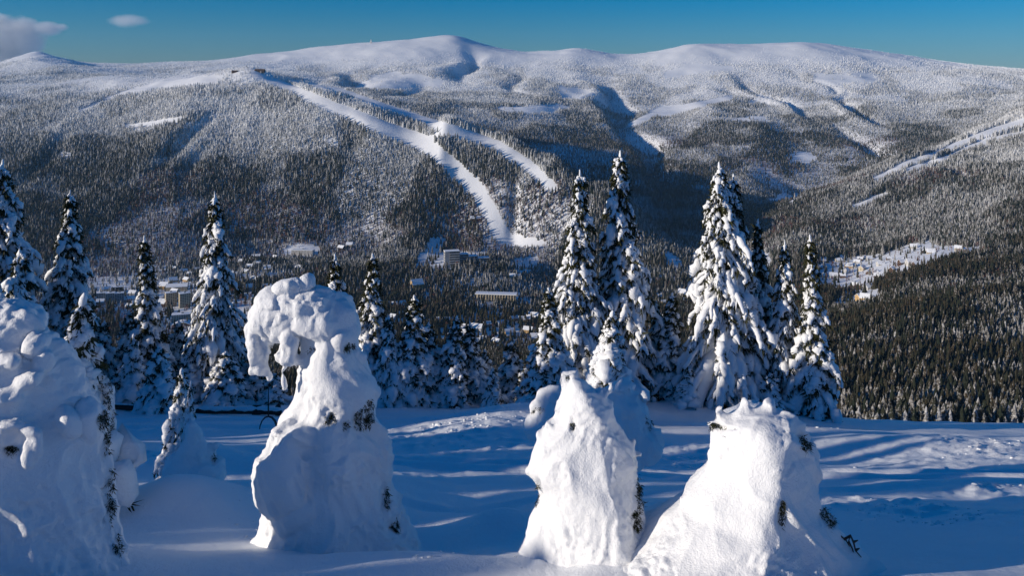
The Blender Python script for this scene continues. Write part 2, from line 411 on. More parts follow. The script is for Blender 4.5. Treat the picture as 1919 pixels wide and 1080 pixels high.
for d0, d1, sp, h in ((480, 1500, 5.2, 15), (1500, 3500, 5.6, 18), (3500, 5200, 8.5, 16), (5200, 7400, 10.5, 13)):
    X, Y, Z, px, py = forest_points(d0, d1, sp, h)
    keep = np.ones(len(X), bool)
    up = 0.35 * h * F / Y                              # a tree below an opening must not hide it
    n1 = fbm(X / 350, Y / 350, 31, 4); n2 = fbm(X / 90, Y / 90, 41, 3); n3_ = fbm(X / 45, Y / 45, 47, 3)
    jx, jy = px + 10 * n2 + 8 * n3_, py + 4 * n2 + 4 * n3_          # ragged edges
    for pl in PISTES: keep &= ~(near_line(px + 1.5 * n3_, py + 1.5 * n3_, pl) | near_line(px, py - up * 0.9, pl))
    stray = rng.random(len(X))
    for q, pl in enumerate(OPEN): keep &= ~((in_poly(jx, jy, pl) | in_poly(jx, jy - up, pl)) & (stray > THIN.get(q, 0.04)))
    # tree line and thinning on the high ridges
    tl = 95 + 70 * n1
    dens = np.clip(1.0 - sstep(-60, 130, Z - tl) * 1.0 + 0.0, 0, 1)
    dens = np.maximum(dens, 0.10 * (Z < tl + 190))
    dens *= np.clip(1.0 + 1.2 * np.minimum(n2 + 0.42, 0), 0.25, 1)
    # plateau on top of the near mountain is half open
    plat = sstep(-75, 10, Z + 35 * n1) * (Y < 4600) * (px < 620)
    dens *= 1 - 0.8 * plat
    keep &= rng.random(len(X)) < dens
    town = (py > 500) & (py < 650) & (Y > 1500) & (px < 1500)
    keep &= ~(town & (rng.random(len(X)) < 0.15 + 0.45 * (n2 > 0.12)))
    k = keep
    st = fbm(X / 210 + 3, Y / 210, 55, 3); st2 = sstep(-.12, .12, st) - .5
    hh = (1 + .34 * st2[k]) * h * np.where(rng.random(k.sum()) < .12, rng.uniform(.32, .6, k.sum()), rng.uniform(0.62, 1.28, k.sum())) * (1 - 0.5 * sstep(20, 220, Z[k])) * (1 - 0.45 * plat[k])
    frost = 0.245 + 0.60 * sstep(-440, 50, Z[k] + 60 * n1[k]) + 0.20 * sstep(60, 250, Z[k]) - 0.10 * sstep(3600, 4600, Y[k]) * (1 - sstep(20, 140, Z[k])) + 0.10 * n2[k] + 0.10 * plat[k] - 0.16 * st2[k]
    frost -= 0.27 * (1 - sstep(1200, 2300, Y[k]))
    bare = (Z[k] < -300) & (rng.random(k.sum()) < (0.12 + 0.55 * sstep(0.05, 0.3, n1[k])) * (Y[k] > 1250))
    FX.append(np.stack([X[k], Y[k], Z[k], hh, frost, bare.astype(float), px[k]], 1))
FX = np.concatenate(FX)
print('forest trees', len(FX))

def far_tree(tiers, sides, seed, width=0.17):
    """small snowy conifer, one metre high: stacked ragged skirts"""
    rg = random.Random(seed); v = []; f = []
    for t in range(tiers):
        z0 = 0.04 + 0.80 * t / tiers; z1 = min(1.0, z0 + 1.55 / tiers); r = width * (1 - z0) ** 0.9 + 0.012
        b = len(v)
        for s in range(sides):
            a = 2 * math.pi * (s + 0.5 * (t % 2)) / sides; q = r * rg.uniform(0.7, 1.2)
            v.append((q * math.cos(a), q * math.sin(a), z0 + rg.uniform(-.05, .05)))
        v.append((rg.uniform(-.01, .01), rg.uniform(-.01, .01), z1))
        for s in range(sides): f.append((b + s, b + (s + 1) % sides, b + sides))
    return np.array(v), np.array(f)
def bare_tree(seed):
    rg = random.Random(seed); v = []; f = []
    for i in range(16):
        a = rg.uniform(0, 6.283); r = rg.uniform(.05, .24); z = rg.uniform(.35, .9)
        c = Vector((r * math.cos(a), r * math.sin(a), z)); b = len(v)
        d = Vector((rg.uniform(-.12, .12), rg.uniform(-.12, .12), rg.uniform(.05, .2)))
        e = Vector((math.sin(a), -math.cos(a), 0)) * rg.uniform(.03, .07)
        v += [tuple(c - d), tuple(c + e), tuple(c + d), tuple(c - e)]
        f += [(b, b+1, b+2), (b, b+2, b+3)]
    b = len(v); v += [(-.02, 0, 0), (.02, 0, 0), (0, .02, 0), (0, 0, .7)]; f += [(b, b+1, b+3), (b+1, b+2, b+3), (b+2, b, b+3)]
    return np.array(v), np.array(f)

def instancer(name, pts, hh, frost, proto):
    me = bpy.data.meshes.new(name)
    me.vertices.add(len(pts)); me.vertices.foreach_set('co', np.asarray(pts, np.float32).ravel())
    a = me.attributes.new('frost', 'FLOAT', 'POINT'); a.data.foreach_set('value', np.asarray(frost, np.float32))
    a = me.attributes.new('size', 'FLOAT_VECTOR', 'POINT')
    wv = rng.uniform(0.8, 1.25, len(pts)) * hh
    a.data.foreach_set('vector', np.stack([wv, wv, hh], 1).astype(np.float32).ravel())
    a = me.attributes.new('turn', 'FLOAT_VECTOR', 'POINT')
    a.data.foreach_set('vector', np.stack([rng.normal(0, .03, len(pts)), rng.normal(0, .03, len(pts)), rng.uniform(0, 6.283, len(pts))], 1).astype(np.float32).ravel())
    me.update()
    o = obj(name, me)
    g = bpy.data.node_groups.new(name + '_scatter', 'GeometryNodeTree')
    g.interface.new_socket('Geometry', in_out='INPUT', socket_type='NodeSocketGeometry')
    g.interface.new_socket('Geometry', in_out='OUTPUT', socket_type='NodeSocketGeometry')
    gi = g.nodes.new('NodeGroupInput'); go = g.nodes.new('NodeGroupOutput')
    ip = g.nodes.new('GeometryNodeInstanceOnPoints')
    oi = g.nodes.new('GeometryNodeObjectInfo'); oi.inputs['Object'].default_value = proto; oi.inputs['As Instance'].default_value = True
    for nm, sock in (('size', 'Scale'), ('turn', 'Rotation')):
        na = g.nodes.new('GeometryNodeInputNamedAttribute'); na.data_type = 'FLOAT_VECTOR'; na.inputs['Name'].default_value = nm
        g.links.new(na.outputs['Attribute'], ip.inputs[sock])
    g.links.new(gi.outputs[0], ip.inputs['Points']); g.links.new(oi.outputs['Geometry'], ip.inputs['Instance'])
    g.links.new(ip.outputs[0], go.inputs[0])
    md = o.modifiers.new('scatter', 'NODES'); md.node_group = g
    return o
def proto_of(name, vf, mat):
    return bpy.data.objects.new(name, mesh_np(name, vf[0], vf[1], mat, False))

isb = FX[:, 5] > 0.5
near = (~isb) & (FX[:, 6] > 1540) & (FX[:, 6] < 1919) & (FX[:, 1] < 760)
order = np.where(near)[0]; order = order[np.argsort(FX[order, 1])]
order = order[(HY - (FX[order, 2] + FX[order, 3]) * F / FX[order, 1]) < 775][:220]
single = np.zeros(len(FX), bool); single[order] = True
sel = np.where((~isb) & (~single))[0]
var = rng.integers(0, 3, len(sel))
zone = np.where(FX[sel, 1] < 1500, 0, 1)
for z in (0, 1):
    for q in range(3):
        s = sel[(var == q) & (zone == z)]
        pr = proto_of('forest_spruce', far_tree(6 if z == 0 else 3, 7 if z == 0 else 5, 10 * z + q, (0.15, 0.18, 0.21)[q]), M_FOREST)
        o = instancer('spruce_forest', FX[s, :3] - [0, 0, .3], FX[s, 3], FX[s, 4], pr)
        tag(o, 'snow dusted spruce forest covering the near hillside' if z == 0 else 'frosted spruce forest covering the mountain slopes across the valley', 'forest', kind='stuff')
FT = [proto_of('crown', far_tree(9, 9, 70 + q, (0.15, 0.18, 0.20)[q]), M_FOREST).data for q in range(3)]
_tk = MB(); _tk.box(-.012, .012, -.012, .012, -.05, .3)
TRK = mesh_np('trunk', np.array(_tk.v), np.array(_tk.f4), M_BARK, False)
for i, q in enumerate(order):
    e = empty('forest_spruce', tuple(FX[q, :3] - [0, 0, .3]), rng.uniform(0, 6.28)); wv = FX[q, 3] * rng.uniform(.85, 1.25); e.scale = (wv, wv, FX[q, 3])
    tag(e, 'small dark snow dusted spruce in the front rows of the dense forest on the right', 'tree', 'front rows of the forest on the right')
    c = obj('crown', FT[i % 3], e); c['frost'] = float(FX[q, 4]); obj('trunk', TRK, e)
s = np.where(isb)[0]
o = instancer('bare_woodland', FX[s, :3], FX[s, 3] * 0.62, FX[s, 4] * 0.5, proto_of('bare_tree', bare_tree(5), M_BARE))
tag(o, 'leafless brown woodland around the valley town', 'woodland', kind='stuff')
# ------------------------------------------------------------------ near snow slope
def bump_at(X, Y, x0, y0, amp, rx, ry, rot=0.0):
    c, s = math.cos(rot), math.sin(rot)
    dx, dy = X - x0, Y - y0
    u = (dx * c + dy * s) / rx; v = (-dx * s + dy * c) / ry
    return amp * np.exp(-(u * u + v * v))
def base_z(X, Y):
    z = -2.5 - 0.34 * Y - 0.016 * np.clip(X, -30, 30) * sstep(5, 40, Y)
    z = z + (0.62 - 0.42 * sstep(8, 20, X)) * sstep(20, 40, Y)
    z = z - 0.05 * np.maximum(Y - 42.5, 0) ** 2
    return z
def px_ground(px, py):
    d = 12.0
    for _ in range(60):
        X = (px - CX) / F * d
        z = float(base_z(np.array(X), np.array(d)))
        d = d * 0.6 + 0.4 * np.clip(-z * F / (py - HY), 5, 46)
    return (px - CX) / F * d, d
# drifts and hollows: photo position, height, half widths in metres, turn
DRIFTS = [(340, 975, .62, 1.2, .9, .2), (250, 960, .25, .9, .8, 0), (460, 960, .18, 1.0, .5, .5), (930, 990, .35, .75, .7, .2), (1070, 1045, .16, .9, .4, .25),
          (780, 1060, .18, 1.2, .4, 0), (1180, 1065, .12, 1.2, .6, .3), (1330, 1060, .15, 1.2, .6, 0.1), (1480, 1060, .12, 1.4, .7, 0), (640, 1070, .12, 1.5, .6, 0),
          (80, 1080, .4, 1.6, 1.0, 0), (860, 930, -.35, 1.5, 1.5, 0), (800, 1000, -.30, 1.0, .9, .3), (350, 890, .38, 3.2, .8, .08), (560, 880, .25, 2.0, .8, .1), (950, 815, .55, 3.0, 3.6, 0.0),
          (1000, 790, .5, 3.0, 2.0, 0.0), (1560, 850, -.35, 2.0, 3.0, 0), (1700, 830, .25, 4.0, 3.0, .1), (1250, 860, -.3, 2.0, 3.0, 0), (1120, 780, .5, 3, 2.5, 0),
          (380, 880, .45, .9, .9, 0), (1860, 850, .28, 3.0, 2.6, .1), (1250, 770, .45, 5.0, 2.0, 0)]
ROUGH = [(880, 830, 4.2, 5.5), (1840, 855, 3.8, 3.4), (1760, 960, 2.2, 0.8), (1650, 940, 1.8, .5), (1060, 1060, .9, .4), (1280, 850, 2.5, 2.5), (340, 860, 6.0, 1.6), (1890, 920, 2, .8), (1330, 1035, .6, .3)]
def ground_z(X, Y):
    X = np.asarray(X, float); Y = np.asarray(Y, float)
    z = base_z(X, Y)
    for px, py, a, rx, ry, ro in DRIFTS:
        x0, y0 = px_ground(px, py); z = z + bump_at(X, Y, x0, y0, a, rx, ry, ro)
    wx = X + 0.8 * vnoise(X / 3, Y / 3, 51); wy = Y + 0.8 * vnoise(X / 3, Y / 3, 52)
    z = z + 0.16 * fbm(wx / 5.0, wy / 4.0, 61, 3) + 0.035 * fbm(wx / 0.9, wy / 1.6, 62, 3)
    # wind ripples running across the slope
    rp = np.sin((wy * 1.0 + 0.25 * wx) * 7.5 + 3 * vnoise(X / 1.5, Y / 1.5, 71))
    z = z + 0.008 * rp * sstep(-.1, .5, fbm(X / 6, Y / 6, 73, 2))
    rm = np.zeros_like(z)
    for px, py, rx, ry in ROUGH:
        x0, y0 = px_ground(px, py); rm = np.maximum(rm, bump_at(X, Y, x0, y0, 1.0, rx, ry))
    ch = np.maximum(fbm(X / 0.34, Y / 0.34, 81, 3), -0.1)
    z = z + rm * (0.12 * ch + 0.05 * np.maximum(vnoise(X / 0.16, Y / 0.16, 82), 0))
    # trodden furrows and ski tracks
    for (a, b, w, dp) in ((21.5, -0.10, .22, .10), (22.4, -0.10, .2, .09), (30.5, 0.04, .3, .08), (33.0, 0.03, .3, .08), (17.2, .16, .25, .06)):
        u = Y - (a + b * X + 0.35 * vnoise(X / 4, X * 0 + a, 91))
        z = z - dp * np.exp(-(u / w) ** 2) + dp * 0.7 * np.exp(-((u - 2 * w) / w) ** 2)
    return z
def gz(x, y): return float(ground_z(np.array([x]), np.array([y]))[0])

nc, nr = 500, 430
pc = np.linspace(-330, 2250, nc); yr = np.geomspace(5.5, 52, nr)
A, B = np.meshgrid(pc, yr); XX = (A - CX) / F * B
v1 = np.stack([XX, B, ground_z(XX, B)], -1).reshape(-1, 3); f1 = grid_faces(nr, nc)
xs = np.linspace(-110, 80, 150); ys = np.linspace(-70, 52, 110)
A2, B2 = np.meshgrid(xs, ys); Z2 = base_z(A2, B2) + 0.16 * fbm(A2 / 5, B2 / 4, 61, 3) - 0.02
inside = (B2 > 6.5) & (np.abs(A2) < (1270 / F) * B2 - 1.0)
Z2 = np.where(inside, Z2 - 1.2, Z2)
v2 = np.stack([A2, B2, Z2], -1).reshape(-1, 3); f2 = grid_faces(*A2.shape) + len(v1)
snow_field = obj('snow_field', mesh_np('snow_field', np.concatenate([v1, v2]), np.concatenate([f1, f2]), M_GROUND))
tag(snow_field, kind='structure')

# ------------------------------------------------------------------ snow laden spruces
def tubes(paths, radii, sides, rg, jitter=0.22, flat=0.8):
    """paths (B,S,3), radii (B,S) -> lumpy closed tubes, vertices and quad/tri faces"""
    Bn, S, _ = paths.shape
    tan = np.gradient(paths, axis=1); tan /= np.linalg.norm(tan, axis=2, keepdims=True) + 1e-9
    up = np.array([0, 0, 1.0]) + 0 * tan
    side = np.cross(tan, up); ln = np.linalg.norm(side, axis=2, keepdims=True)
    side = np.where(ln > 0.05, side / (ln + 1e-9), np.array([1.0, 0, 0]))
    nor = np.cross(side, tan)
    a = np.arange(sides) / sides * 2 * np.pi
    rr = radii[:, :, None] * (1 + rg.normal(0, jitter, (Bn, S, sides)))
    ring = paths[:, :, None, :] + rr[..., None] * (np.cos(a)[None, None, :, None] * side[:, :, None, :] + flat * np.sin(a)[None, None, :, None] * nor[:, :, None, :])
    v = ring.reshape(-1, 3)
    base = (np.arange(Bn) * S * sides)[:, None, None]
    s_ = np.arange(S - 1)[None, :, None] * sides; k = np.arange(sides)[None, None, :]
    k2 = (k + 1) % sides
    q = np.stack([base + s_ + k, base + s_ + k2, base + s_ + sides + k2, base + s_ + sides + k], -1).reshape(-1, 4)
    # end caps
    tip0 = paths[:, 0] - tan[:, 0] * radii[:, :1] * 0.6; tip1 = paths[:, -1] + tan[:, -1] * radii[:, -1:] * 0.8
    nv = len(v); v = np.concatenate([v, tip0, tip1])
    bi = np.arange(Bn)[:, None]; kk = np.arange(sides)[None, :]; kk2 = (kk + 1) % sides
    c0 = np.stack([nv + bi + 0 * kk, bi * S * sides + kk2, bi * S * sides + kk], -1).reshape(-1, 3)
    o = (S - 1) * sides
    c1 = np.stack([nv + Bn + bi + 0 * kk, bi * S * sides + o + kk, bi * S * sides + o + kk2], -1).reshape(-1, 3)
    return v, q, np.concatenate([c0, c1])

def spruce_mesh(H, Rb, seed, nb, load=1.0, thin_top=0.0, droop=1.0, lean=0.0, gap=0.0):
    """returns trunk, needles, snow meshes for a spruce of height H and skirt radius Rb with its foot at the origin"""
    rg = np.random.default_rng(seed)
    lx, ly = lean * rg.uniform(-1, 1), lean * rg.uniform(-1, 1)
    bend = rg.uniform(0, 6.28)
    def axis(t):
        return np.stack([lx * H * t ** 1.5 + 0.012 * H * np.sin(3.2 * t + bend), ly * H * t ** 1.5 + 0.012 * H * np.cos(2.7 * t + bend), H * t], -1)
    u = (np.arange(nb) + rg.random(nb)) / nb
    t = 0.03 + 0.95 * (1 - (1 - u) ** 0.80)            # more branches low down
    t = np.clip(t, 0.02, 0.985)
    az = np.arange(nb) * 2.39996 + rg.normal(0, .35, nb)
    prof = ((1 - t) ** (0.74 + 0.75 * thin_top) + 0.02) * (0.82 + 0.18 * np.minimum(t / .18, 1))
    lob = 1 + 0.30 * np.sin(2 * az + seed) * np.sin(9 * t + seed) + 0.20 * np.sin(23 * t + 3 * az) + 0.12 * np.sin(47 * t - 2 * az)
    L = Rb * prof * rg.uniform(.72, 1.2, nb) * lob + 0.06 * (H / 10)
    L = np.where(rg.random(nb) < 0.07, L * 1.25, L)
    keep = rg.random(nb) > gap
    t, az, L = t[keep], az[keep], L[keep]; nb = len(t)
    S = 7
    s = np.linspace(0, 1, S)
    a0 = rg.uniform(-5, 15, nb) - 10 * droop; a1 = rg.uniform(50, 75, nb) * droop      # droop angle below horizontal
    a0 = -a0 * 0 + rg.uniform(5, 25, nb) * droop
    ang = np.radians(a0[:, None] + (a1 - a0)[:, None] * s[None] ** 0.8)
    arc = L[:, None] * 1.28 / (S - 1)
    rr = np.concatenate([np.zeros((nb, 1)), np.cumsum(np.cos(ang[:, :-1]) * arc, 1)], 1)
    zz = np.concatenate([np.zeros((nb, 1)), np.cumsum(-np.sin(ang[:, :-1]) * arc, 1)], 1)
    azs = az[:, None] + rg.normal(0, .22, nb)[:, None] * s[None] ** 2
    ax = axis(t)
    path = np.stack([ax[:, None, 0] + rr * np.cos(azs), ax[:, None, 1] + rr * np.sin(azs), np.maximum(ax[:, None, 2] + zz, 0.02)], -1)
    k = H / 11.0
    # snow: lumpy pads along each bough, with bare needles between them
    V, Q, T = [], [], []; off = 0
    def add(v, q, tr):
        nonlocal off
        V.append(v); Q.append(q + off); T.append(tr + off); off += len(v)
    def cut(pth, s0, s1, m):
        Bn, Sn, _ = pth.shape
        f_ = np.clip((s0[:, None] + (s1 - s0)[:, None] * np.linspace(0, 1, m)[None]) * (Sn - 1), 0, Sn - 1.001); i0 = f_.astype(int); fr = (f_ - i0)[..., None]
        b = np.arange(Bn)[:, None]
        return pth[b, i0] * (1 - fr) + pth[b, i0 + 1] * fr
    for (c0, hw) in ((.30, .27), (.58, .26), (.85, .21)):
        cc = c0 + rg.normal(0, .07, nb); hh_ = hw * rg.uniform(.65, 1.35, nb)
        pp = cut(path, np.clip(cc - hh_, .05, .95), np.clip(cc + hh_, .1, 1.0), 6)
        w0 = np.minimum((0.05 + 0.115 * np.sqrt(L / Rb)) * (0.65 + 0.35 * k) * load * np.exp(rg.normal(-.08, .38, nb)), .30 * L + .025)
        rad = w0[:, None] * np.array([.45, .85, 1.05, 1.1, .9, .5])[None] * rg.uniform(.7, 1.3, (nb, 6))
        pp[..., 2] += rad * 0.5; pp += rg.normal(0, .02, pp.shape) * k * np.minimum(L, 1)[:, None, None]
        ok = rg.random(nb) < (0.74 + .14 * (load > 1.0) + .1 * (load > 1.4))
        add(*tubes(pp[ok], rad[ok], 7, rg, .20, .8))
    # side twigs with their own small pads, hanging
    TW, TR, TN = [], [], []
    ntw = 5
    for j in range(ntw):
        si = rg.uniform(.25, 1.0, nb)
        i0 = np.clip((si * (S - 1)).astype(int), 0, S - 2); fr = (si * (S - 1) - i0)[:, None]
        p0 = path[np.arange(nb), i0] * (1 - fr) + path[np.arange(nb), i0 + 1] * fr
        sgn = rg.choice([-1, 1], nb) * rg.uniform(.4, 1.25, nb)
        da = az + sgn
        ln = (np.minimum(.16, .5 * L) + 0.36 * L * (1.15 - si)) * rg.uniform(.6, 1.25, nb)
        ss = np.linspace(0, 1, 5)[None]
        an = np.radians(32 + 46 * ss * droop + rg.normal(0, 9, (nb, 1)))
        st = ln[:, None] / 4
        r_ = np.concatenate([np.zeros((nb, 1)), np.cumsum(np.cos(an[:, :-1]) * st, 1)], 1)
        z_ = np.concatenate([np.zeros((nb, 1)), np.cumsum(-np.sin(an[:, :-1]) * st, 1)], 1)
        tp = np.stack([p0[:, None, 0] + r_ * np.cos(da)[:, None], p0[:, None, 1] + r_ * np.sin(da)[:, None], np.maximum(p0[:, None, 2] + z_, .02)], -1)
        tw = (0.045 + 0.055 * np.sqrt(L / Rb)) * (0.65 + .35 * k) * load * rg.uniform(.4, 1.3, nb)
        tw = np.minimum(tw * np.exp(rg.normal(0, .25, nb)), .36 * ln)
        tr = tw[:, None] * np.array([.5, 1.0, 1.1, .9, .45])[None] * rg.uniform(.75, 1.25, (nb, 5))
        TN.append(tp.copy()); tp = tp.copy(); tp[..., 2] += tr * .45
        ok = rg.random(nb) < 0.72
        TW.append(tp[ok]); TR.append(tr[ok])
    add(*tubes(np.concatenate(TW), np.concatenate(TR), 5, rg, .22, .8))
    # snow cap on the leader
    tt = np.linspace(.90, 1.0, 6); cpz = axis(tt)[None]
    add(*tubes(cpz + rg.normal(0, .012, cpz.shape) * k, rg.uniform(.6, 1.1, (1, 6)) * np.array([[.05, .08, .06, .08, .07, .035]]) * (0.5 + .5 * k) * load, 8, rg, .2, 1.0))
    # needles: hanging sprays under boughs and twigs
    allp = [path[:, 1:]] + TN
    nv, nf, no = [], [], 0
    for q, pth in enumerate(allp):
        rep = 13 if q == 0 else 5
        Bn, Sn, _ = pth.shape
        for r in range(rep):
            f_ = rg.uniform(0, Sn - 1.001, Bn); i0 = f_.astype(int); fr = (f_ - i0)[:, None]
            p0 = pth[np.arange(Bn), i0] * (1 - fr) + pth[np.arange(Bn), i0 + 1] * fr
            dr = pth[np.arange(Bn), np.minimum(i0 + 1, Sn - 1)] - pth[np.arange(Bn), i0]
            dr /= np.linalg.norm(dr, axis=1, keepdims=True) + 1e-6
            dv = dr * rg.uniform(.3, 1, (Bn, 1)) + rg.normal(0, .45, (Bn, 3)) + np.array([0, 0, -.45])
            dv /= np.linalg.norm(dv, axis=1, keepdims=True)
            ln = rg.uniform(.16, .50, (Bn, 1)) * (0.6 + .4 * k)
            wd = np.cross(dv, rg.normal(0, 1, (Bn, 3))); wd /= np.linalg.norm(wd, axis=1, keepdims=True) + 1e-6
            wd *= rg.uniform(.024, .062, (Bn, 1)) * (0.6 + .4 * k)
            a_, b_, c_ = p0 - wd, p0 + wd, p0 + dv * ln
            a_[:, 2] -= .02; b_[:, 2] -= .02
            m_ = (a_ + b_) / 2 + dv * ln * .5 + wd * 0.9
            nv.append(np.stack([a_, b_, c_, m_], 1).reshape(-1, 3))
            i_ = no + np.arange(Bn) * 4
            nf.append(np.stack([i_, i_ + 1, i_ + 2], 1)); nf.append(np.stack([i_ + 1, i_ + 3, i_ + 2], 1)); no += Bn * 4
    # dark inner body of twigs so that no light falls through the core
    tt = np.linspace(0.02, .97, 16); aa = np.arange(9) / 9 * 2 * np.pi
    cr_ = Rb * ((1 - tt) ** (0.9 + .5 * thin_top)) * 0.40 + .02
    cv = axis(tt)[:, None, :] + (cr_[:, None] * rg.uniform(.6, 1.25, (16, 9)))[..., None] * np.stack([np.cos(aa), np.sin(aa), 0 * aa], -1)[None]
    ii = np.arange(15)[:, None] * 9 + np.arange(9)[None]; i2 = np.arange(15)[:, None] * 9 + (np.arange(9)[None] + 1) % 9
    cf = np.concatenate([np.stack([ii, i2, i2 + 9], -1).reshape(-1, 3), np.stack([ii, i2 + 9, ii + 9], -1).reshape(-1, 3)]) + no
    nv.append(cv.reshape(-1, 3)); nf.append(cf)
    # trunk
    tt = np.linspace(-.03, .97, 8)
    tv, tq, ttr = tubes(axis(np.maximum(tt, 0))[None] + np.array([0, 0, 1.0]) * np.minimum(tt, 0)[None, :, None] * H, (0.018 * H * (1 - tt) + .015)[None], 8, rg, .06, 1.0)
    return (mesh_np('trunk', tv, [tq, ttr], M_BARK),
            mesh_np('crown', np.concatenate(nv), np.concatenate(nf), M_NEEDLE, False),
            mesh_np('snow_load', np.concatenate(V), [np.concatenate(Q), np.concatenate(T)], M_LOAD))

PROTO = {
 'tall':   spruce_mesh(12, 2.1, 3, 300, 1.05, 0.15, 1.0, .01),
 'broad':  spruce_mesh(12, 2.7, 5, 330, 1.15, 0.05, 1.05, .01),
 'spire':  spruce_mesh(9.5, 1.5, 8, 230, 1.2, 0.55, 1.05, .02),
 'dark':   spruce_mesh(11, 2.3, 13, 290, 1.02, 0.25, 1.0, .02, .06),
 'slim':   spruce_mesh(7, 1.15, 17, 200, 1.3, 0.25, 1.05, .02),
 'young':  spruce_mesh(5, 1.2, 23, 160, 1.4, 0.1, 1.05, .03),
 'loaded': spruce_mesh(5.5, 1.25, 29, 190, 1.75, 0.1, 1.1, .03),
 'white':  spruce_mesh(5.5, 1.2, 43, 210, 2.3, 0.15, 1.15, .03),
 'scrub':  spruce_mesh(3.2, 1.0, 37, 110, 1.35, 0.0, 1.0, .06),
}
PH = {'tall': 12, 'broad': 12, 'spire': 9.5, 'dark': 11, 'slim': 7, 'young': 5, 'loaded': 5.5, 'white': 5.5, 'scrub': 3.2}
PR = {'tall': 2.1, 'broad': 2.7, 'spire': 1.5, 'dark': 2.3, 'slim': 1.15, 'young': 1.2, 'loaded': 1.25, 'white': 1.2, 'scrub': 1.0}
def spruce(kind, px, top, d, half, rz, label, group='snow laden spruces along the edge of the slope', x=None, sink=0.15, h=None):
    """px, top: photo column and row of the tip; d: depth; half: half width of the skirt in photo pixels"""
    X = (px - CX) / F * d if x is None else x
    zb = gz(X, d) - sink
    if h is None: h = -(top - HY) / F * d - zb
    sz = h / PH[kind]
    sr = (half / F * d) / PR[kind]
    e = empty('spruce_tree', (X, d, zb), rz); e.scale = (sr, sr, sz)
    tag(e, label, 'tree', group)
    tm, cm, sm = PROTO[kind]
    obj('trunk', tm, e); c = obj('crown', cm, e); obj('snow_load', sm, c)
    return e

SPRUCES = [
 # kind, px, tip row, depth, half width px, turn, label
 ('broad', 0, 300, 40, 95, .3, 'tall snowy spruce cut off by the left edge of the picture'),
 ('young', 38, 465, 35.0, 62, 4.1, 'short spruce in front of the tall one at the left edge'),
 ('dark', 128, 358, 42, 72, 1.2, 'dark spruce with a forked tip, second from the left edge'),
 ('spire', 277, 440, 41, 52, 2.0, 'narrow spruce with a long bare looking spire between two wider spruces on the left'),
 ('dark', 396, 358, 41, 68, 5.2, 'tall dark spruce with white slabs of snow left of the big arched snow figure'),
 ('slim', 238, 582, 43, 34, 1.0, 'small blue shaded spruce with a bent tip between two taller spruces on the left'),
 ('young', 195, 600, 42, 36, 2.2, 'low shaded spruce left of the bent tip one'),
 ('scrub', 300, 650, 35.0, 46, 3.0, 'bushy low spruce at the foot of the long spire tree'),
 ('scrub', 420, 660, 39.5, 50, 0.5, 'bushy low spruce behind the railing at the foot of the tall dark spruce'),
 ('scrub', 480, 665, 42, 46, 1.9, 'snowy scrub spruce just left of the big arched snow figure'),
 ('slim', 632, 476, 42, 45, 4.0, 'spruce rising just behind the head of the big arched snow figure'),
 ('spire', 692, 473, 41, 55, 3.3, 'pointed spruce right of the big arched snow figure'),
 ('young', 728, 590, 40, 38, .9, 'short shaded spruce at the right foot of the pointed spruce'),
 ('slim', 776, 552, 40.5, 50, 5.0, 'medium spruce with a bulging white flank left of a darker twin'),
 ('slim', 806, 605, 41.5, 40, 2.5, 'dark slender spruce close behind the one with the bulging flank'),
 ('slim', 852, 592, 41, 40, 0.2, 'pale slender spruce, left one of a close pair in the middle'),
 ('slim', 884, 603, 41.6, 36, 3.9, 'slender spruce, right one of a close pair in the middle'),
 ('young', 958, 640, 43, 46, 1.1, 'shaded short spruce right of the close pair in the middle'),
 ('scrub', 925, 690, 40, 24, 2.8, 'tiny spruce with a bare tip beside the short shaded one in the middle'),
 ('slim', 1030, 538, 38, 48, 4.4, 'lone medium spruce with a bent twig on its tip'),
 ('tall', 1085, 318, 41, 66, .8, 'tall spruce, left and lower one of the tall pair'),
 ('tall', 1164, 282, 42, 74, 3.6, 'tallest spruce, right one of the tall pair'),
 ('white', 1138, 583, 33, 54, 1.5, 'spruce thickly plastered with snow in front of the tall pair'),
 ('slim', 1232, 565, 43, 30, 2.1, 'thin dark spruce right behind the tall pair'),
 ('slim', 1256, 548, 42, 44, 5.6, 'blue shaded spruce between the tall pair and the widest spruce'),
 ('broad', 1353, 304, 41, 88, 2.4, 'widest tall spruce with a rounded white top'),
 ('spire', 1428, 410, 42.5, 46, .4, 'slim spruce with a white spire right of the widest spruce'),
 ('dark', 1465, 448, 41, 50, 4.7, 'dark spruce with little snow between two white spires'),
 ('spire', 1520, 438, 40, 52, 1.8, 'rightmost spruce of the row with a thin white spire'),
]
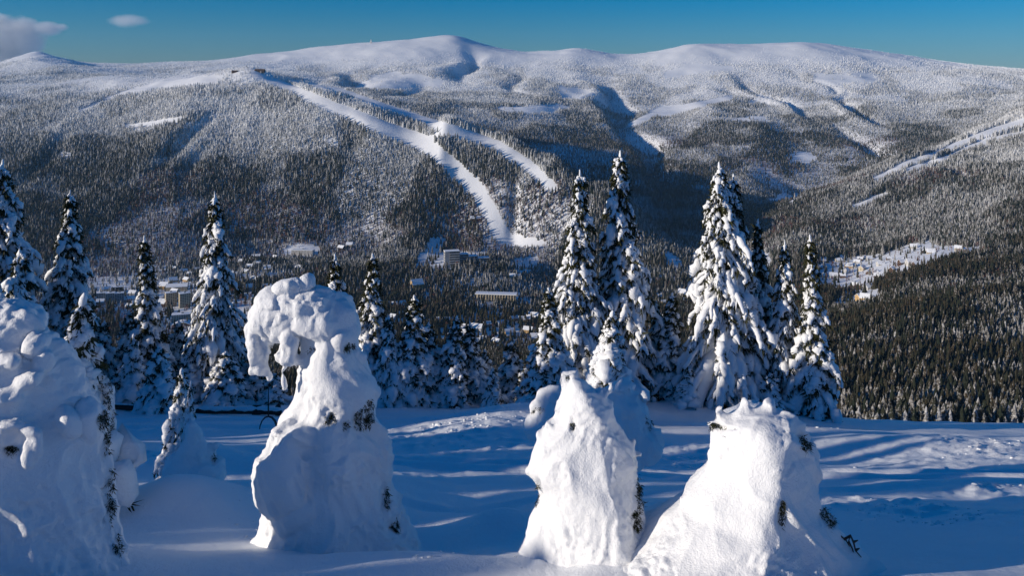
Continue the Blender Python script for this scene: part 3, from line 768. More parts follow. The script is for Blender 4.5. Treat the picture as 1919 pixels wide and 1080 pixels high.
SPRUCES += [
 ('tall', 1376, 326, 41.6, 66, 4.0, 'second top merging into the right side of the widest tall spruce'),
 ('white', 250, 625, 39.5, 30, .3, 'small white capped spruce just left of the long spire tree'),
 ('young', 335, 600, 42.5, 40, 2.9, 'shaded young spruce between the long spire tree and the tall dark spruce'),
 ('white', 160, 640, 41, 36, 1.3, 'low white spruce at the foot of the forked dark spruce'),
 ('scrub', 225, 690, 40, 40, 4.4, 'low scrub spruce behind the left end of the railing'),
 ('white', 362, 640, 40.5, 36, 5.1, 'low white spruce left of the tall dark spruce foot'),
 ('young', 445, 610, 42.5, 40, 3.4, 'shaded young spruce right of the tall dark spruce'),
 ('scrub', 515, 700, 40, 34, 2.2, 'dark low scrub under the arm of the arched snow figure'),
 ('young', 660, 590, 43, 42, .7, 'shaded young spruce behind the shoulder of the arched figure'),
 ('white', 745, 640, 40, 30, 1.7, 'low white spruce between the pointed spruce and the bulging one'),
 ('loaded', 830, 660, 41, 26, 2.7, 'low white spruce just left of the close pair'),
 ('loaded', 905, 655, 42, 28, 3.7, 'low white spruce just right of the close pair'),
 ('scrub', 985, 690, 41, 34, 4.7, 'low shaded scrub left of the lone medium spruce'),
 ('loaded', 1005, 650, 42.5, 26, 5.7, 'thin white spruce close behind the lone medium spruce'),
 ('white', 1290, 690, 40, 30, .1, 'low white spruce at the left foot of the widest spruce'),
 ('young', 1395, 560, 42.5, 44, 1.0, 'shaded spruce tucked behind the right side of the widest spruce'),
 ('scrub', 1445, 700, 39.8, 36, 2.0, 'low shaded scrub at the foot of the dark spruce on the right'),
 ('slim', 1065, 560, 43, 40, 3.0, 'shaded spruce tucked behind the lower left of the tall pair'),
]
for a in SPRUCES: spruce(a[0], a[1], a[2], a[3], a[4], a[5], a[6])
# bare leader twigs that stand clear of two tips
def twig_mesh(name, pts, r0):
    p = np.array([pts]); rad = np.linspace(r0, r0 * .35, len(pts))[None]
    v, q, t = tubes(p, rad, 5, np.random.default_rng(1), .05, 1.0)
    return mesh_np(name, v, [q, t], M_BARK)

# spruces left of the frame, whose long shadows lie across the slope
CAST = []
_r = random.Random(4)
for y in np.arange(0.6, 46, 1.6):
    for row in range(3):
        h = np.interp(y, [0, 5.6, 6.4, 8.8, 9.6, 12.4, 13.2, 18.8, 19.8, 23, 24, 29.5, 31.5, 35, 34.5, 46], [4.0, 4.0, 7.0, 6.6, 1.8, 1.8, 6.0, 6.0, 2.0, 2.0, 7.6, 7.6, 4.6, 4.4, 5.4, 5.2]) * _r.uniform(.93, 1.07) - 1.0 * row
        h = max(h, 1.3)
        x = -24.5 - 4.5 * row - max(0, y - 30) * .35 + _r.uniform(-1, 1)
        CAST.append((_r.choice(['tall', 'broad', 'dark', 'spire']) if h > 6 else _r.choice(['slim', 'young', 'loaded', 'scrub']) if h < 4 else _r.choice(['slim', 'dark']), x, y + .8 * row, h))
CAST.append(('loaded', -9.6, 8.6, 2.3))
for i, (k, x, y, h) in enumerate(CAST):
    spruce(k, 0, 0, y, PR[k] * h / PH[k] * F / y * 1.35, i * 1.7, 'snow laden spruce of the row standing left of the view', 'spruces left of the view', x=x, h=h)
# ------------------------------------------------------------------ snow figures: small spruces buried under snow
def ico(sub=2):
    bm = bmesh.new(); bmesh.ops.create_icosphere(bm, subdivisions=sub, radius=1.0)
    v = np.array([x.co[:] for x in bm.verts]); f = np.array([[y.index for y in x.verts] for x in bm.faces]); bm.free()
    return v, f
ICO_V, ICO_F = ico(3)
def n3(p, s, seed):
    """cheap smooth 3-D noise from three planes"""
    return (vnoise(p[:, 0] * s, p[:, 1] * s + p[:, 2] * s * .7, seed) + vnoise(p[:, 1] * s + 5, p[:, 2] * s + p[:, 0] * s * .6, seed + 1) + vnoise(p[:, 2] * s - 3, p[:, 0] * s - p[:, 1] * s * .8, seed + 2)) / 1.6
def snow_figure(name, d, blobs, label, seed, voxel=0.025, flecks=(), lump=1.0, group='snow plastered little spruces', rows_=(), ridge=.6, deep=.85):
    """blobs: (px, py, half width px, half height px, depth offset px (+ = farther), depth radius px or None, tilt degrees)"""
    m = d / F
    root = P(blobs[0][0], blobs[0][1], d); zb = gz(root.x, d)
    V, Fc, off = [], [], 0
    rg = np.random.default_rng(seed)
    for b in blobs:
        px, py, rx, ry = b[:4]; dz = b[4] if len(b) > 4 else 0; rd = b[5] if len(b) > 5 and b[5] else rx; ti = R(b[6]) if len(b) > 6 else 0
        v = ICO_V * np.array([rx, rd, ry]) * m
        v = v * (1 + 0.10 * n3(ICO_V + rg.random(3) * 9, 1.6, seed))[:, None]
        c, s = math.cos(ti), math.sin(ti)
        v = np.stack([v[:, 0] * c - v[:, 2] * s, v[:, 1], v[:, 0] * s + v[:, 2] * c], 1)
        cpt = P(px, py, d) + Vector((0, dz * m, 0))
        V.append(v + np.array(cpt)); Fc.append(ICO_F + off); off += len(v)
    org = np.array([root.x, d, zb])
    if rows_:                                        # body outline: (photo row, left column, right column), ridge towards the viewer
        na = 28; th = np.arange(na) / na * 2 * np.pi
        yy = np.linspace(rows_[0][0], rows_[-1][0], 44); rr_ = np.array(rows_, float)
        lo, hi = np.interp(yy, rr_[:, 0], rr_[:, 1]), np.interp(yy, rr_[:, 0], rr_[:, 2])
        rf = np.interp(yy, np.linspace(rr_[0, 0], rr_[-1, 0], len(ridge)), ridge) if isinstance(ridge, (list, tuple)) else np.full(44, ridge)
        cx_ = lo + (hi - lo) * rf
        cs, sn = np.cos(th), np.sin(th); pw = 2 / 1.55
        ux = np.sign(cs) * np.abs(cs) ** pw; uy = np.sign(sn) * np.abs(sn) ** pw
        hx = np.where(cs[None] < 0, (cx_ - lo)[:, None], (hi - cx_)[:, None])
        Xp = cx_[:, None] + hx * ux[None]; dd = d + uy[None] * ((hi - lo) / 2 * deep)[:, None] * m
        ring = np.stack([(Xp - CX) * m, dd, -(yy[:, None] - HY) * m + 0 * dd], -1)
        top = ring[0].mean(0) + np.array([0, 0, .02]); bot = ring[-1].mean(0)
        vv = np.concatenate([ring.reshape(-1, 3), [top, bot]])
        fq = []
        for i in range(43):
            for k in range(na):
                k2 = (k + 1) % na; fq.append((i*na+k, (i+1)*na+k, (i+1)*na+k2)); fq.append((i*na+k, (i+1)*na+k2, i*na+k2))
        for k in range(na):
            k2 = (k + 1) % na; fq.append((44*na, k, k2)); fq.append((44*na+1, 43*na+k2, 43*na+k))
        V.append(vv); Fc.append(np.array(fq) + off); off += len(vv)
    me = mesh_np('tmp', np.concatenate(V) - org, np.concatenate(Fc), None)
    o = bpy.data.objects.new('tmp', me); COL.objects.link(o)
    r = o.modifiers.new('r', 'REMESH'); r.mode = 'VOXEL'; r.voxel_size = voxel; r.use_smooth_shade = True
    sm = o.modifiers.new('s', 'SMOOTH'); sm.factor = 0.5; sm.iterations = 3
    dg = bpy.context.evaluated_depsgraph_get(); dg.update()
    ev = o.evaluated_get(dg); me2 = bpy.data.meshes.new_from_object(ev)
    bpy.data.objects.remove(o); bpy.data.meshes.remove(me)
    n = len(me2.vertices); co = np.empty(n * 3, np.float32); me2.vertices.foreach_get('co', co); co = co.reshape(-1, 3).astype(float)
    nr_ = np.empty(n * 3, np.float32); me2.vertices.foreach_get('normal', nr_); nr_ = nr_.reshape(-1, 3)
    # lumps, wind ribs and small clods; stronger on the flanks that face away from the wind (right)
    side = np.clip(0.45 + 0.65 * nr_[:, 0], 0.12, 1)
    q = co + 0.12 * np.stack([n3(co, 2.5, 3), n3(co, 2.5, 7), n3(co, 2.5, 9)], 1)
    rid = 1 - np.abs(n3(q * np.array([1, 1, .7]), 2.6, seed + 5)) * 1.6
    dsp = 0.055 * n3(q, 1.5, seed + 3) + 0.05 * np.maximum(rid, -.4) * (0.4 + side) - .03
    rib = 1 - 2 * np.abs(n3(q * np.array([1.2, 1.2, .4]), 6.0, seed + 11))
    dsp += 0.030 * rib * (0.25 + side) * np.clip(n3(co, 1.1, seed + 41) + .5, 0, 1)
    cl_ = np.clip(n3(co, 1.4, seed + 51) * 1.6 + .15 + .5 * side - .3, 0, 1)            # patches of crust broken into knobs
    dsp += cl_ * (0.035 * np.abs(n3(q, 9.0, seed + 21)) + 0.016 * n3(q, 19.0, seed + 31))
    cr2 = np.clip(n3(co, 2.2, seed + 61) * 2.0 + .1, 0, 1)                                   # rime crust in patches, broken edges
    dsp += cr2 * (0.030 * np.maximum(n3(q, 13.0, seed + 71), 0) + 0.014 * n3(q, 27.0, seed + 81)) * (.45 + .8 * side)
    wpx = CX + (co[:, 0] + org[0]) / (co[:, 1] + org[1]) * F; wpy = HY - (co[:, 2] + org[2]) / (co[:, 1] + org[1]) * F
    hol = np.zeros(n)
    for (fx, fy, frx, fry, cnt) in flecks:
        hol = np.maximum(hol, np.exp(-((wpx - fx) / (frx * 1.15 + 2)) ** 2 - ((wpy - fy) / (fry * 1.15 + 2)) ** 2) * (nr_[:, 1] < .35))
    co = co + nr_ * (dsp * lump * .78 - hol * (.05 + .06 * np.abs(n3(q, 11.0, seed + 91))))[:, None]
    me2.vertices.foreach_set('co', co.astype(np.float32).ravel()); me2.update()
    me2.polygons.foreach_set('use_smooth', np.ones(len(me2.polygons), bool))
    me2.materials.clear(); me2.materials.append(M_MONSTER); me2.name = 'snow_cover'
    e = empty('snow_covered_spruce', org); tag(e, label, 'tree', group)
    obj('snow_cover', me2, e)
    # needles breaking through the crust
    if flecks:
        from mathutils.bvhtree import BVHTree
        me2.calc_loop_triangles()
        bv = BVHTree.FromPolygons([tuple(x) for x in co], [tuple(p.vertices) for p in me2.polygons])
        nv, nf = [], []; pr_ = random.Random(seed)
        for (px, py, rx, ry, cnt) in flecks:
            for i in range(cnt):
                a = pr_.uniform(0, 6.283); rr = math.sqrt(pr_.random())
                qx, qy = px + rx * rr * math.cos(a), py + ry * rr * math.sin(a)
                dirv = P(qx, qy, 1.0).normalized(); orig = -Vector(org)
                h = bv.ray_cast(orig, dirv)
                if h[0] is None: continue
                loc, nrm = h[0], h[1]
                for j in range(9):
                    L_ = pr_.uniform(.025, .075)
                    dv = (nrm * pr_.uniform(.15, .6) + Vector((pr_.uniform(-.6, .6), pr_.uniform(-.5, .3), pr_.uniform(-1, .1)))).normalized() * L_
                    w = dv.cross(Vector((pr_.uniform(-1, 1), pr_.uniform(-1, 1), pr_.uniform(-1, 1)))).normalized() * pr_.uniform(.003, .008)
                    p0 = loc + nrm * 0.004 + Vector((pr_.uniform(-.03, .03), 0, pr_.uniform(-.04, .04)))
                    k = len(nv); nv += [tuple(p0 - w), tuple(p0 + w), tuple(p0 + dv)]; nf.append((k, k + 1, k + 2))
        if nv: obj('needles', mesh_np('needles', np.array(nv), np.array(nf), M_NEEDLE, False), e)
    return e

snow_figure('a', 10.0, [
  (60, 1000, 100, 100), (15, 610, 62, 40, 0, 60), (85, 640, 18, 14, -40), (45, 660, 34, 14, -75, 20, 15), (90, 690, 28, 16, -70, 20, 25), (105, 665, 16, 22, -45), (60, 715, 30, 20, -80), (35, 690, 16, 12, -80),
  (58, 790, 17, 44, -100, 17, 14), (76, 756, 30, 13, -100, 15, 8), (112, 766, 24, 14, -96, 15, -18), (122, 790, 11, 30, -94, 12, -8), (108, 808, 11, 26, -100, 11), (40, 752, 18, 8, -105), (150, 770, 18, 30, -50, 18, 20), (176, 780, 22, 40, -20, 24, 10), (30, 720, 30, 10, -85)],
  'huge rounded mass of snow over a spruce at the lower left edge', 101, lump=1.2, ridge=[.55, .5, .45, .42], deep=.75,
  rows_=[(572, -55, 30), (597, -90, 60), (617, -110, 79), (640, -120, 88), (657, -125, 108), (675, -130, 126), (700, -135, 134), (720, -140, 142), (747, -145, 155), (775, -150, 172), (800, -155, 183), (860, -160, 198), (930, -170, 207), (970, -170, 212), (1010, -180, 220), (1090, -200, 242)],
  flecks=[(20, 845, 12, 8, 16), (199, 820, 5, 50, 24), (208, 930, 5, 60, 28), (220, 1020, 8, 26, 14), (192, 790, 10, 20, 16)])
snow_figure('b', 13.6, [
  (165, 860, 30, 40), (150, 668, 20, 40, -22, 20, 22), (170, 700, 20, 36, -16, 20, 18), (125, 655, 12, 12), (192, 740, 16, 20), (198, 800, 14, 26)],
  'leaning snow drape on the thin tree right behind the huge mass', 137, voxel=.026, lump=1.0,
  rows_=[(640, 125, 150), (670, 120, 180), (720, 130, 200), (790, 140, 212), (860, 140, 220), (930, 130, 232)],
  flecks=[(200, 720, 12, 50, 50), (212, 830, 8, 70, 50), (185, 690, 14, 20, 20)])
spruce('white', 140, 553, 13.4, 84, 2.1, 'thin snow crusted tree top right behind the huge mass at the left edge', 'snow plastered little spruces')
snow_figure('c', 12.4, [
  (640, 960, 60, 60), (600, 592, 66, 44, 0, 52), (535, 602, 52, 36, -2, 40), (575, 570, 52, 30, -10, 40), (520, 585, 40, 30, -8, 34), (545, 592, 48, 34, -4, 44), (515, 566, 30, 20, -12), (546, 536, 28, 11, -16, 20, 6), (573, 533, 9, 16, -10, 10, -12), (600, 556, 22, 18, -4), (555, 566, 34, 22, -22, 28),
  (640, 622, 30, 40, 4, 46), (494, 600, 24, 34, -8, 26), (478, 648, 18, 46, -10, 22, 6), (500, 640, 16, 40, -6, 18), (488, 686, 18, 18, -8, 18), (472, 690, 10, 12, -10), (503, 692, 9, 20, -8, 10), (463, 638, 7, 7, -12), (470, 620, 12, 20, -10),
  (548, 632, 17, 38, -30, 16), (545, 664, 21, 16, -30, 18), (530, 655, 7, 8, -34), (537, 700, 5, 24, -30, 5), (562, 668, 10, 14, -26),
  (556, 806, 52, 44, -48, 46), (550, 860, 60, 82, -60, 56), (572, 925, 56, 60, -40, 60), (675, 670, 9, 8), (700, 735, 8, 10)],
  'big arched snow figure with a drooping head and a hanging icicle', 151, lump=1.35, ridge=[.5, .55, .55, .5, .45], deep=.8,
  rows_=[(560, 560, 612), (590, 562, 642), (620, 566, 664), (660, 558, 671), (690, 548, 684), (715, 549, 700), (740, 547, 705), (767, 532, 706), (785, 520, 706), (820, 512, 718), (852, 512, 730), (890, 510, 731), (920, 505, 742), (947, 500, 760), (977, 490, 767), (1007, 476, 780), (1035, 450, 792), (1090, 410, 815)],
  flecks=[(655, 650, 10, 6, 10), (648, 652, 4, 4, 8), (690, 775, 10, 26, 46), (672, 790, 10, 22, 22), (620, 785, 10, 12, 16), (585, 657, 4, 3, 4), (725, 940, 5, 24, 22), (740, 990, 8, 16, 16), (510, 652, 3, 3, 3), (650, 800, 8, 8, 6)])
snow_figure('d', 11.2, [
  (1100, 930, 60, 60), (1064, 700, 21, 11), (1050, 714, 10, 16, -4), (1092, 735, 18, 12), (1118, 738, 22, 9, 0, 20, 14), (1141, 729, 6, 12, 0, 7, -20), (1048, 764, 16, 10, -6, 14, 15), (1030, 790, 14, 10, -8), (1195, 850, 8, 6), (994, 884, 8, 7), (1186, 828, 8, 12), (1016, 815, 12, 12)],
  'upright robed snow figure in the middle of the foreground', 163, lump=1.25, ridge=[.6, .68, .7, .68, .62], deep=.95,
  rows_=[(694, 1048, 1080), (707, 1042, 1085), (725, 1043, 1104), (738, 1042, 1130), (757, 1034, 1147), (781, 1034, 1152), (805, 1012, 1168), (841, 1001, 1186), (870, 992, 1189), (885, 992, 1189), (905, 1001, 1201), (937, 1004, 1209), (968, 996, 1212), (1008, 986, 1218), (1060, 960, 1240)],
  flecks=[(1072, 797, 1.5, 8, 6), (1198, 925, 8, 36, 50), (1192, 980, 8, 20, 26), (1008, 925, 3, 26, 10), (1064, 712, 3, 2, 3)])
snow_figure('e', 16.5, [
  (1190, 800, 36, 50), (1165, 722, 28, 14), (1145, 738, 24, 22), (1196, 738, 18, 9, 0, 14, -25), (1172, 756, 34, 32), (1195, 790, 30, 42), (1155, 800, 32, 50), (1205, 830, 36, 40), (1160, 850, 50, 40), (1212, 755, 8, 10, 0, 8, -30)],
  'low shaded snow figure behind the upright robed one', 171, voxel=.03,
  flecks=[(1212, 745, 8, 8, 6), (1215, 800, 8, 22, 8)])
snow_figure('f', 18.0, [
  (1035, 770, 38, 30), (1012, 765, 20, 16), (1035, 745, 30, 22), (1060, 770, 26, 36), (1030, 800, 50, 30)],
  'small lump of snow left of the robed figure below the lone spruce', 177, voxel=.035,
  flecks=[(1008, 770, 12, 6, 10)])
snow_figure('g', 10.6, [
  (1420, 960, 60, 60), (1345, 764, 18, 11, -6, 16, 38), (1328, 790, 16, 8, -6, 12, 42), (1394, 756, 15, 16, 0, 16), (1378, 770, 20, 9, -4, 18, 25), (1440, 758, 14, 9, 0, 16, -20), (1420, 764, 18, 8, 0, 16, 10), (1470, 780, 20, 9, 0, 20, -25), (1382, 796, 48, 8, -30, 22, 12), (1400, 812, 40, 16, -40, 30),
  (1278, 934, 10, 8), (1455, 800, 30, 26, -24, 26), (1462, 830, 14, 14, -50, 14), (1526, 862, 12, 18, 6)],
  'squat snow figure with a horned top at the right of the foreground', 181, lump=1.3, ridge=[.5, .52, .5, .42, .32, .3], deep=.95,
  rows_=[(766, 1370, 1440), (780, 1336, 1484), (802, 1326, 1502), (827, 1323, 1515), (848, 1322, 1528), (876, 1316, 1531), (897, 1301, 1527), (925, 1278, 1530), (945, 1272, 1534), (965, 1242, 1548), (990, 1216, 1568), (1017, 1188, 1592), (1045, 1150, 1626), (1090, 1100, 1670)],
  flecks=[(1503, 828, 5, 10, 14), (1512, 836, 3, 9, 10), (1465, 965, 5, 22, 18), (1545, 968, 14, 14, 22), (1558, 982, 10, 10, 14), (1345, 800, 24, 3, 16)])
snow_figure('h', 17.3, [
  (358, 860, 30, 30), (362, 806, 10, 20, -8), (366, 822, 15, 26, -8), (360, 845, 20, 26, -10), (372, 850, 18, 34, -6), (345, 878, 40, 26), (380, 880, 40, 24), (362, 895, 60, 20), (392, 855, 10, 24), (402, 838, 6, 8, 0, 6, -40), (330, 880, 24, 30)],
  'smooth cone of snow at the foot of the ragged sapling', 191, voxel=.022, lump=.55,
  flecks=[(400, 860, 4, 10, 6)])
spruce('white', 334, 690, 17.9, 40, 1.1, 'thin ragged snow crusted sapling in front of the railing', 'snow plastered little spruces')
spruce('white', 354, 715, 17.4, 20, 2.2, 'narrow white stem with a split tip leaning out of the ragged sapling', 'snow plastered little spruces')
snow_figure('i', 33.0, [
  (944, 782, 12, 12), (920, 786, 5, 14, 0, 5, -12), (925, 774, 8, 7), (936, 770, 12, 8), (948, 778, 10, 12), (952, 790, 10, 8)],
  'small arch of snow on the slope left of the robed figure', 197, voxel=.035, lump=.6,
  flecks=[(930, 790, 5, 5, 3)])
spruce('scrub', 928, 742, 34, 11, .7, 'tiny spruce tip poking out behind the small arch of snow', 'snow plastered little spruces')

# bare broken branches beside the squat figure
def branch_set(name, px, py, d, segs, label, cat, r0=.018):
    root = P(px, py, d); root.z = gz(root.x, root.y)
    e = empty(name, root); tag(e, label, cat)
    for s in segs:
        pts = [np.array(P(a, b, d)) - np.array(root) + np.array([0, .03 * math.sin(3 * i), 0]) for i, (a, b) in enumerate(s)]
        obj('twig', twig_mesh('twig', pts, r0), e)
    return e
branch_set('broken_branch', 1600, 1035, 10.4, [
  [(1562, 1017), (1567, 1009), (1575, 1005), (1586, 1014), (1591, 1024)], [(1570, 1007), (1579, 1019), (1582, 1034)], [(1582, 1012), (1594, 1005), (1599, 1017), (1604, 1034), (1613, 1044)],
  [(1592, 1006), (1591, 1017), (1597, 1029), (1601, 1041)], [(1599, 1017), (1608, 1014)], [(1604, 1032), (1611, 1029)], [(1564, 1012), (1558, 1007)]],
  'dark bare branch sticking out of the snow beside the squat figure', 'branch')
# ------------------------------------------------------------------ wooden railing along the edge of the slope
M_WOOD = mat_plain('weathered_wood', (0.060, 0.042, 0.034), 0.85, 0.35, 6.0)
M_METAL = mat_plain('dark_metal', (0.05, 0.05, 0.055), 0.5, 0.2, 10.0)
rl = empty('wooden_railing', (P(360, 0, 35.0).x, 35.0, gz(P(360, 0, 35.0).x, 35.0)))
tag(rl, 'dark wooden railing with snow lying along it, left behind the big arched snow figure', 'railing')
def rel(px, py, d): return np.array(P(px, py, d)) - np.array(rl.location)
def bar(name, a, b, w, h, mat, parent):
    a, b = np.array(a), np.array(b); t = (b - a) / np.linalg.norm(b - a); n = np.cross(t, [0, 0, 1.0]); n /= np.linalg.norm(n) + 1e-9; u = np.cross(n, t)
    v = [p + sx * n * w / 2 + su * u * h / 2 for p in (a, b) for sx, su in ((-1, -1), (1, -1), (1, 1), (-1, 1))]
    f = [(0, 1, 2, 3), (7, 6, 5, 4), (0, 4, 5, 1), (1, 5, 6, 2), (2, 6, 7, 3), (3, 7, 4, 0)]
    return obj(name, mesh_np(name, np.array(v), np.array(f), mat, False), parent)
RAIL = [(205, 762), (240, 764), (305, 768), (372, 770), (440, 771), (480, 771), (528, 773)]
for (a, b) in zip(RAIL[:-1], RAIL[1:]):
    bar('rail', rel(a[0], a[1], 35.0), rel(b[0] - .3, b[1], 35.0), .14, .20, M_WOOD, rl)
    n_ = 7
    ts = np.linspace(0.02, .98, n_)[:, None]
    pth = rel(a[0], a[1] - 4.8, 35.0)[None] * (1 - ts) + rel(b[0], b[1] - 4.8, 35.0)[None] * ts
    v, q, t = tubes(pth[None], np.array([[.06, .09, .08, .10, .08, .09, .06]]) * (1.25 if a[0] > 300 else .6), 7, np.random.default_rng(int(a[0])), .15, .8)
    obj('snow_cap', mesh_np('snow_cap', v, [q, t], M_LOAD), rl)
for px in (240, 331, 404, 476, 484, 520):
    zt = rel(px, 766, 35.12); zb = zt.copy(); zb[2] = gz(P(px, 0, 35.12).x, 35.12) - rl.location.z - .3
    mb = MB(); mb.box(zt[0] - .09, zt[0] + .09, zt[1], zt[1] + .16, zb[2], zt[2] + .08); mb.build('post', M_WOOD, rl)
mp = empty('marker_pole', (P(503, 0, 34.5).x, 34.5, gz(P(503, 0, 34.5).x, 34.5)))
tag(mp, 'thin dark marker pole standing by the railing next to the arched snow figure', 'pole')
obj('pole_shaft', twig_mesh('pole_shaft', [np.array([0, 0, z]) for z in (-.3, .4, .8, 1.3)], .035), mp)
# hoop behind the arched figure
hp = [np.array([.32 * math.cos(a), 0, .55 * math.sin(a)]) for a in np.linspace(0, math.pi, 9)]
hoop = obj('metal_hoop', twig_mesh('metal_hoop', hp, .05), loc=(P(503, 0, 30).x, 30, gz(P(503, 0, 30).x, 30) - .08))
hoop.data.materials.clear(); hoop.data.materials.append(M_METAL)
tag(hoop, 'low dark hoop poking out of the snow left of the arched figure', 'hoop')
# bare leader on the lone medium spruce
bt = [np.array(P(1030, 575, 38)), np.array(P(1029, 545, 38)), np.array(P(1025, 525, 38)), np.array(P(1020, 510, 38))]
for o in list(COL.objects):
    if o.get('label', '').startswith('lone medium spruce'):
        tw = obj('bent_leader', twig_mesh('bent_leader', [b - np.array(bt[0]) for b in bt], .03), o)
        tw.matrix_parent_inverse = Matrix.Identity(4)
        dl = bt[0] - np.array(o.location); c, s_ = math.cos(-o.rotation_euler[2]), math.sin(-o.rotation_euler[2])
        tw.location = ((dl[0] * c - dl[1] * s_) / o.scale[0], (dl[0] * s_ + dl[1] * c) / o.scale[1], dl[2] / o.scale[2])
        tw.rotation_euler[2] = -o.rotation_euler[2]
        tw.scale = (1 / o.scale[0], 1 / o.scale[1], 1 / o.scale[2])

# clods of snow broken off and rolled down
cl_v, cl_f, co_ = [], [], 0
rgc = np.random.default_rng(99)
v0, f0 = ico(1)
CLODS = [(880, 815, 130, 30, 90), (1690, 950, 140, 8, 60), (1760, 970, 140, 9, 80), (1840, 860, 80, 25, 22), (460, 985, 30, 25, 9), (800, 1050, 120, 20, 26), (1060, 1050, 100, 20, 30), (1280, 850, 60, 12, 18), (1300, 1030, 70, 14, 26), (1600, 880, 60, 10, 8), (330, 868, 120, 7, 30), (1560, 800, 20, 4, 10), (1870, 915, 60, 6, 20), (1000, 800, 60, 12, 30)]
for px, py, rx, ry, cnt in CLODS:
    for i in range(cnt):
        x, y = px_ground(px + rgc.normal(0, .5) * rx, py + rgc.normal(0, .5) * ry)
        r = rgc.uniform(.010, .030) * (1.0 + 1.1 * (y > 18)) * (2.0 if rgc.random() < .06 else 1)
        cl_v.append(v0 * r * np.array([1.35, 1.1, .62]) * rgc.uniform(.62, 1.35, (len(v0), 1)) + np.array([x, y, 0])); cl_f.append(f0 + co_); co_ += len(v0)
cv = np.concatenate(cl_v); ctr = cv.reshape(-1, len(v0), 3).mean(1)
zc = np.repeat(ground_z(ctr[:, 0], ctr[:, 1]), len(v0)); cv[:, 2] += zc
clods = obj('snow_clods', mesh_np('snow_clods', cv, np.concatenate(cl_f), M_LOAD))
tag(clods, 'loose clods and crumbs of snow strewn over the slope', 'snow', kind='stuff')

# ------------------------------------------------------------------ valley town, hotels and village
PAL = {}
def wallmat(nm, c):
    if nm not in PAL: PAL[nm] = mat_plain('plaster_' + nm, c, 0.85, 0.12, 0.4)
    return PAL[nm]
WM = {'white': wallmat('white', (.55, .53, .50)), 'cream': wallmat('cream', (.52, .44, .31)), 'ochre': wallmat('ochre', (.50, .33, .15)), 'brown': wallmat('brown', (.10, .06, .042)),
      'grey': wallmat('grey', (.30, .31, .33)), 'concrete': wallmat('concrete', (.42, .41, .40)), 'green': wallmat('green', (.36, .42, .38)), 'red': wallmat('red', (.34, .11, .07))}
M_GLASS = mat_plain('window_glass', (.03, .04, .05), 0.25, .3, 1.0, .5)
M_TILE = mat_plain('roof_tile_red', (.42, .16, .09), .8, .2, .5)
def house_mesh(w, dp, h, rh, wm, rm=None):
    """a chalet: returns a list of (name, mesh, parent name)"""
    out = []
    mb = MB(); mb.box(-w/2, w/2, -dp/2, dp/2, -3, h); mb.prism(-w/2 + .01, w/2 - .01, -dp/2, dp/2, h, rh); out.append(('wall', mb, WM[wm], None))
    mb = MB(); mb.gable(-w/2 - .7, w/2 + .7, -dp/2 - .9, dp/2 + .9, h - .45, rh * 1.2 + .3, .55); out.append(('roof', mb, rm or M_ROOFSNOW, None))
    mb = MB(); mb.box(w*.2, w*.2 + .9, -.45, .45, h + rh * .5, h + rh + 1.6); out.append(('chimney', mb, WM['brown'], 'roof'))
    n = max(2, int(w / 3))
    for fl in range(max(1, int(h / 2.8))):
        for i in range(n):
            x = -w/2 + (i + .5) * w / n
            mb = MB(); mb.box(x - .65, x + .65, -dp/2 - .06, -dp/2 + .1, fl * 2.8 + .9, fl * 2.8 + 2.3); out.append(('window', mb, M_GLASS, None))
        mb = MB(); mb.box(-w/2 - .06, -w/2 + .1, -.7, .7, fl * 2.8 + .9, fl * 2.8 + 2.3); out.append(('window', mb, M_GLASS, None))
    mb = MB(); mb.box(-.2, .9, -dp/2 - .09, -dp/2 + .1, 0, 2.1); out.append(('door', mb, WM['brown'], None))
    return out
def build_parts(e, parts):
    made = {}
    for nm, mb, mt, par in parts:
        made[nm] = mb.build(nm, mt, made[par] if par else e)
def place(name, px, py, label, cat, group, rz, parts, sink=.3, dmin=1000):
    p = hit(px, py, dmin); e = empty(name, (p.x, p.y, p.z - sink), rz); tag(e, label, cat, group); build_parts(e, parts); return e
ORD = ['first', 'second', 'third', 'fourth', 'fifth', 'sixth', 'seventh', 'eighth', 'ninth', 'tenth', 'eleventh', 'twelfth', 'thirteenth', 'fourteenth', 'fifteenth', 'sixteenth', 'seventeenth', 'eighteenth', 'nineteenth', 'twentieth', 'twenty first', 'twenty second', 'twenty third', 'twenty fourth', 'twenty fifth', 'twenty sixth', 'twenty seventh', 'twenty eighth']
def nth(i):
    i += 1
    if i <= 20: return ORD[i - 1]
    t = {2: 'twenty', 3: 'thirty', 4: 'forty', 5: 'fifty'}[i // 10]
    return {'twenty': 'twentieth', 'thirty': 'thirtieth', 'forty': 'fortieth', 'fifty': 'fiftieth'}[t] if i % 10 == 0 else t + ' ' + ORD[i % 10 - 1]
rh_ = random.Random(12)
_vr = random.Random(5)
VILL = sorted([(_vr.uniform(1540, 1680), _vr.uniform(482, 525)) for _ in range(10)] + [(_vr.uniform(1690, 1760), _vr.uniform(470, 500)) for _ in range(4)] + [(1545, 492), (1558, 484), (1572, 490), (1590, 503), (1601, 499), (1612, 489), (1620, 486), (1629, 488), (1586, 512), (1543, 519), (1562, 521), (1616, 541), (1628, 543), (1602, 537), (1612, 562), (1622, 561), (1690, 494), (1698, 491), (1706, 496), (1718, 500), (1712, 466), (1796, 470), (1806, 471), (1650, 497), (1536, 505), (1580, 484), (1640, 512)])
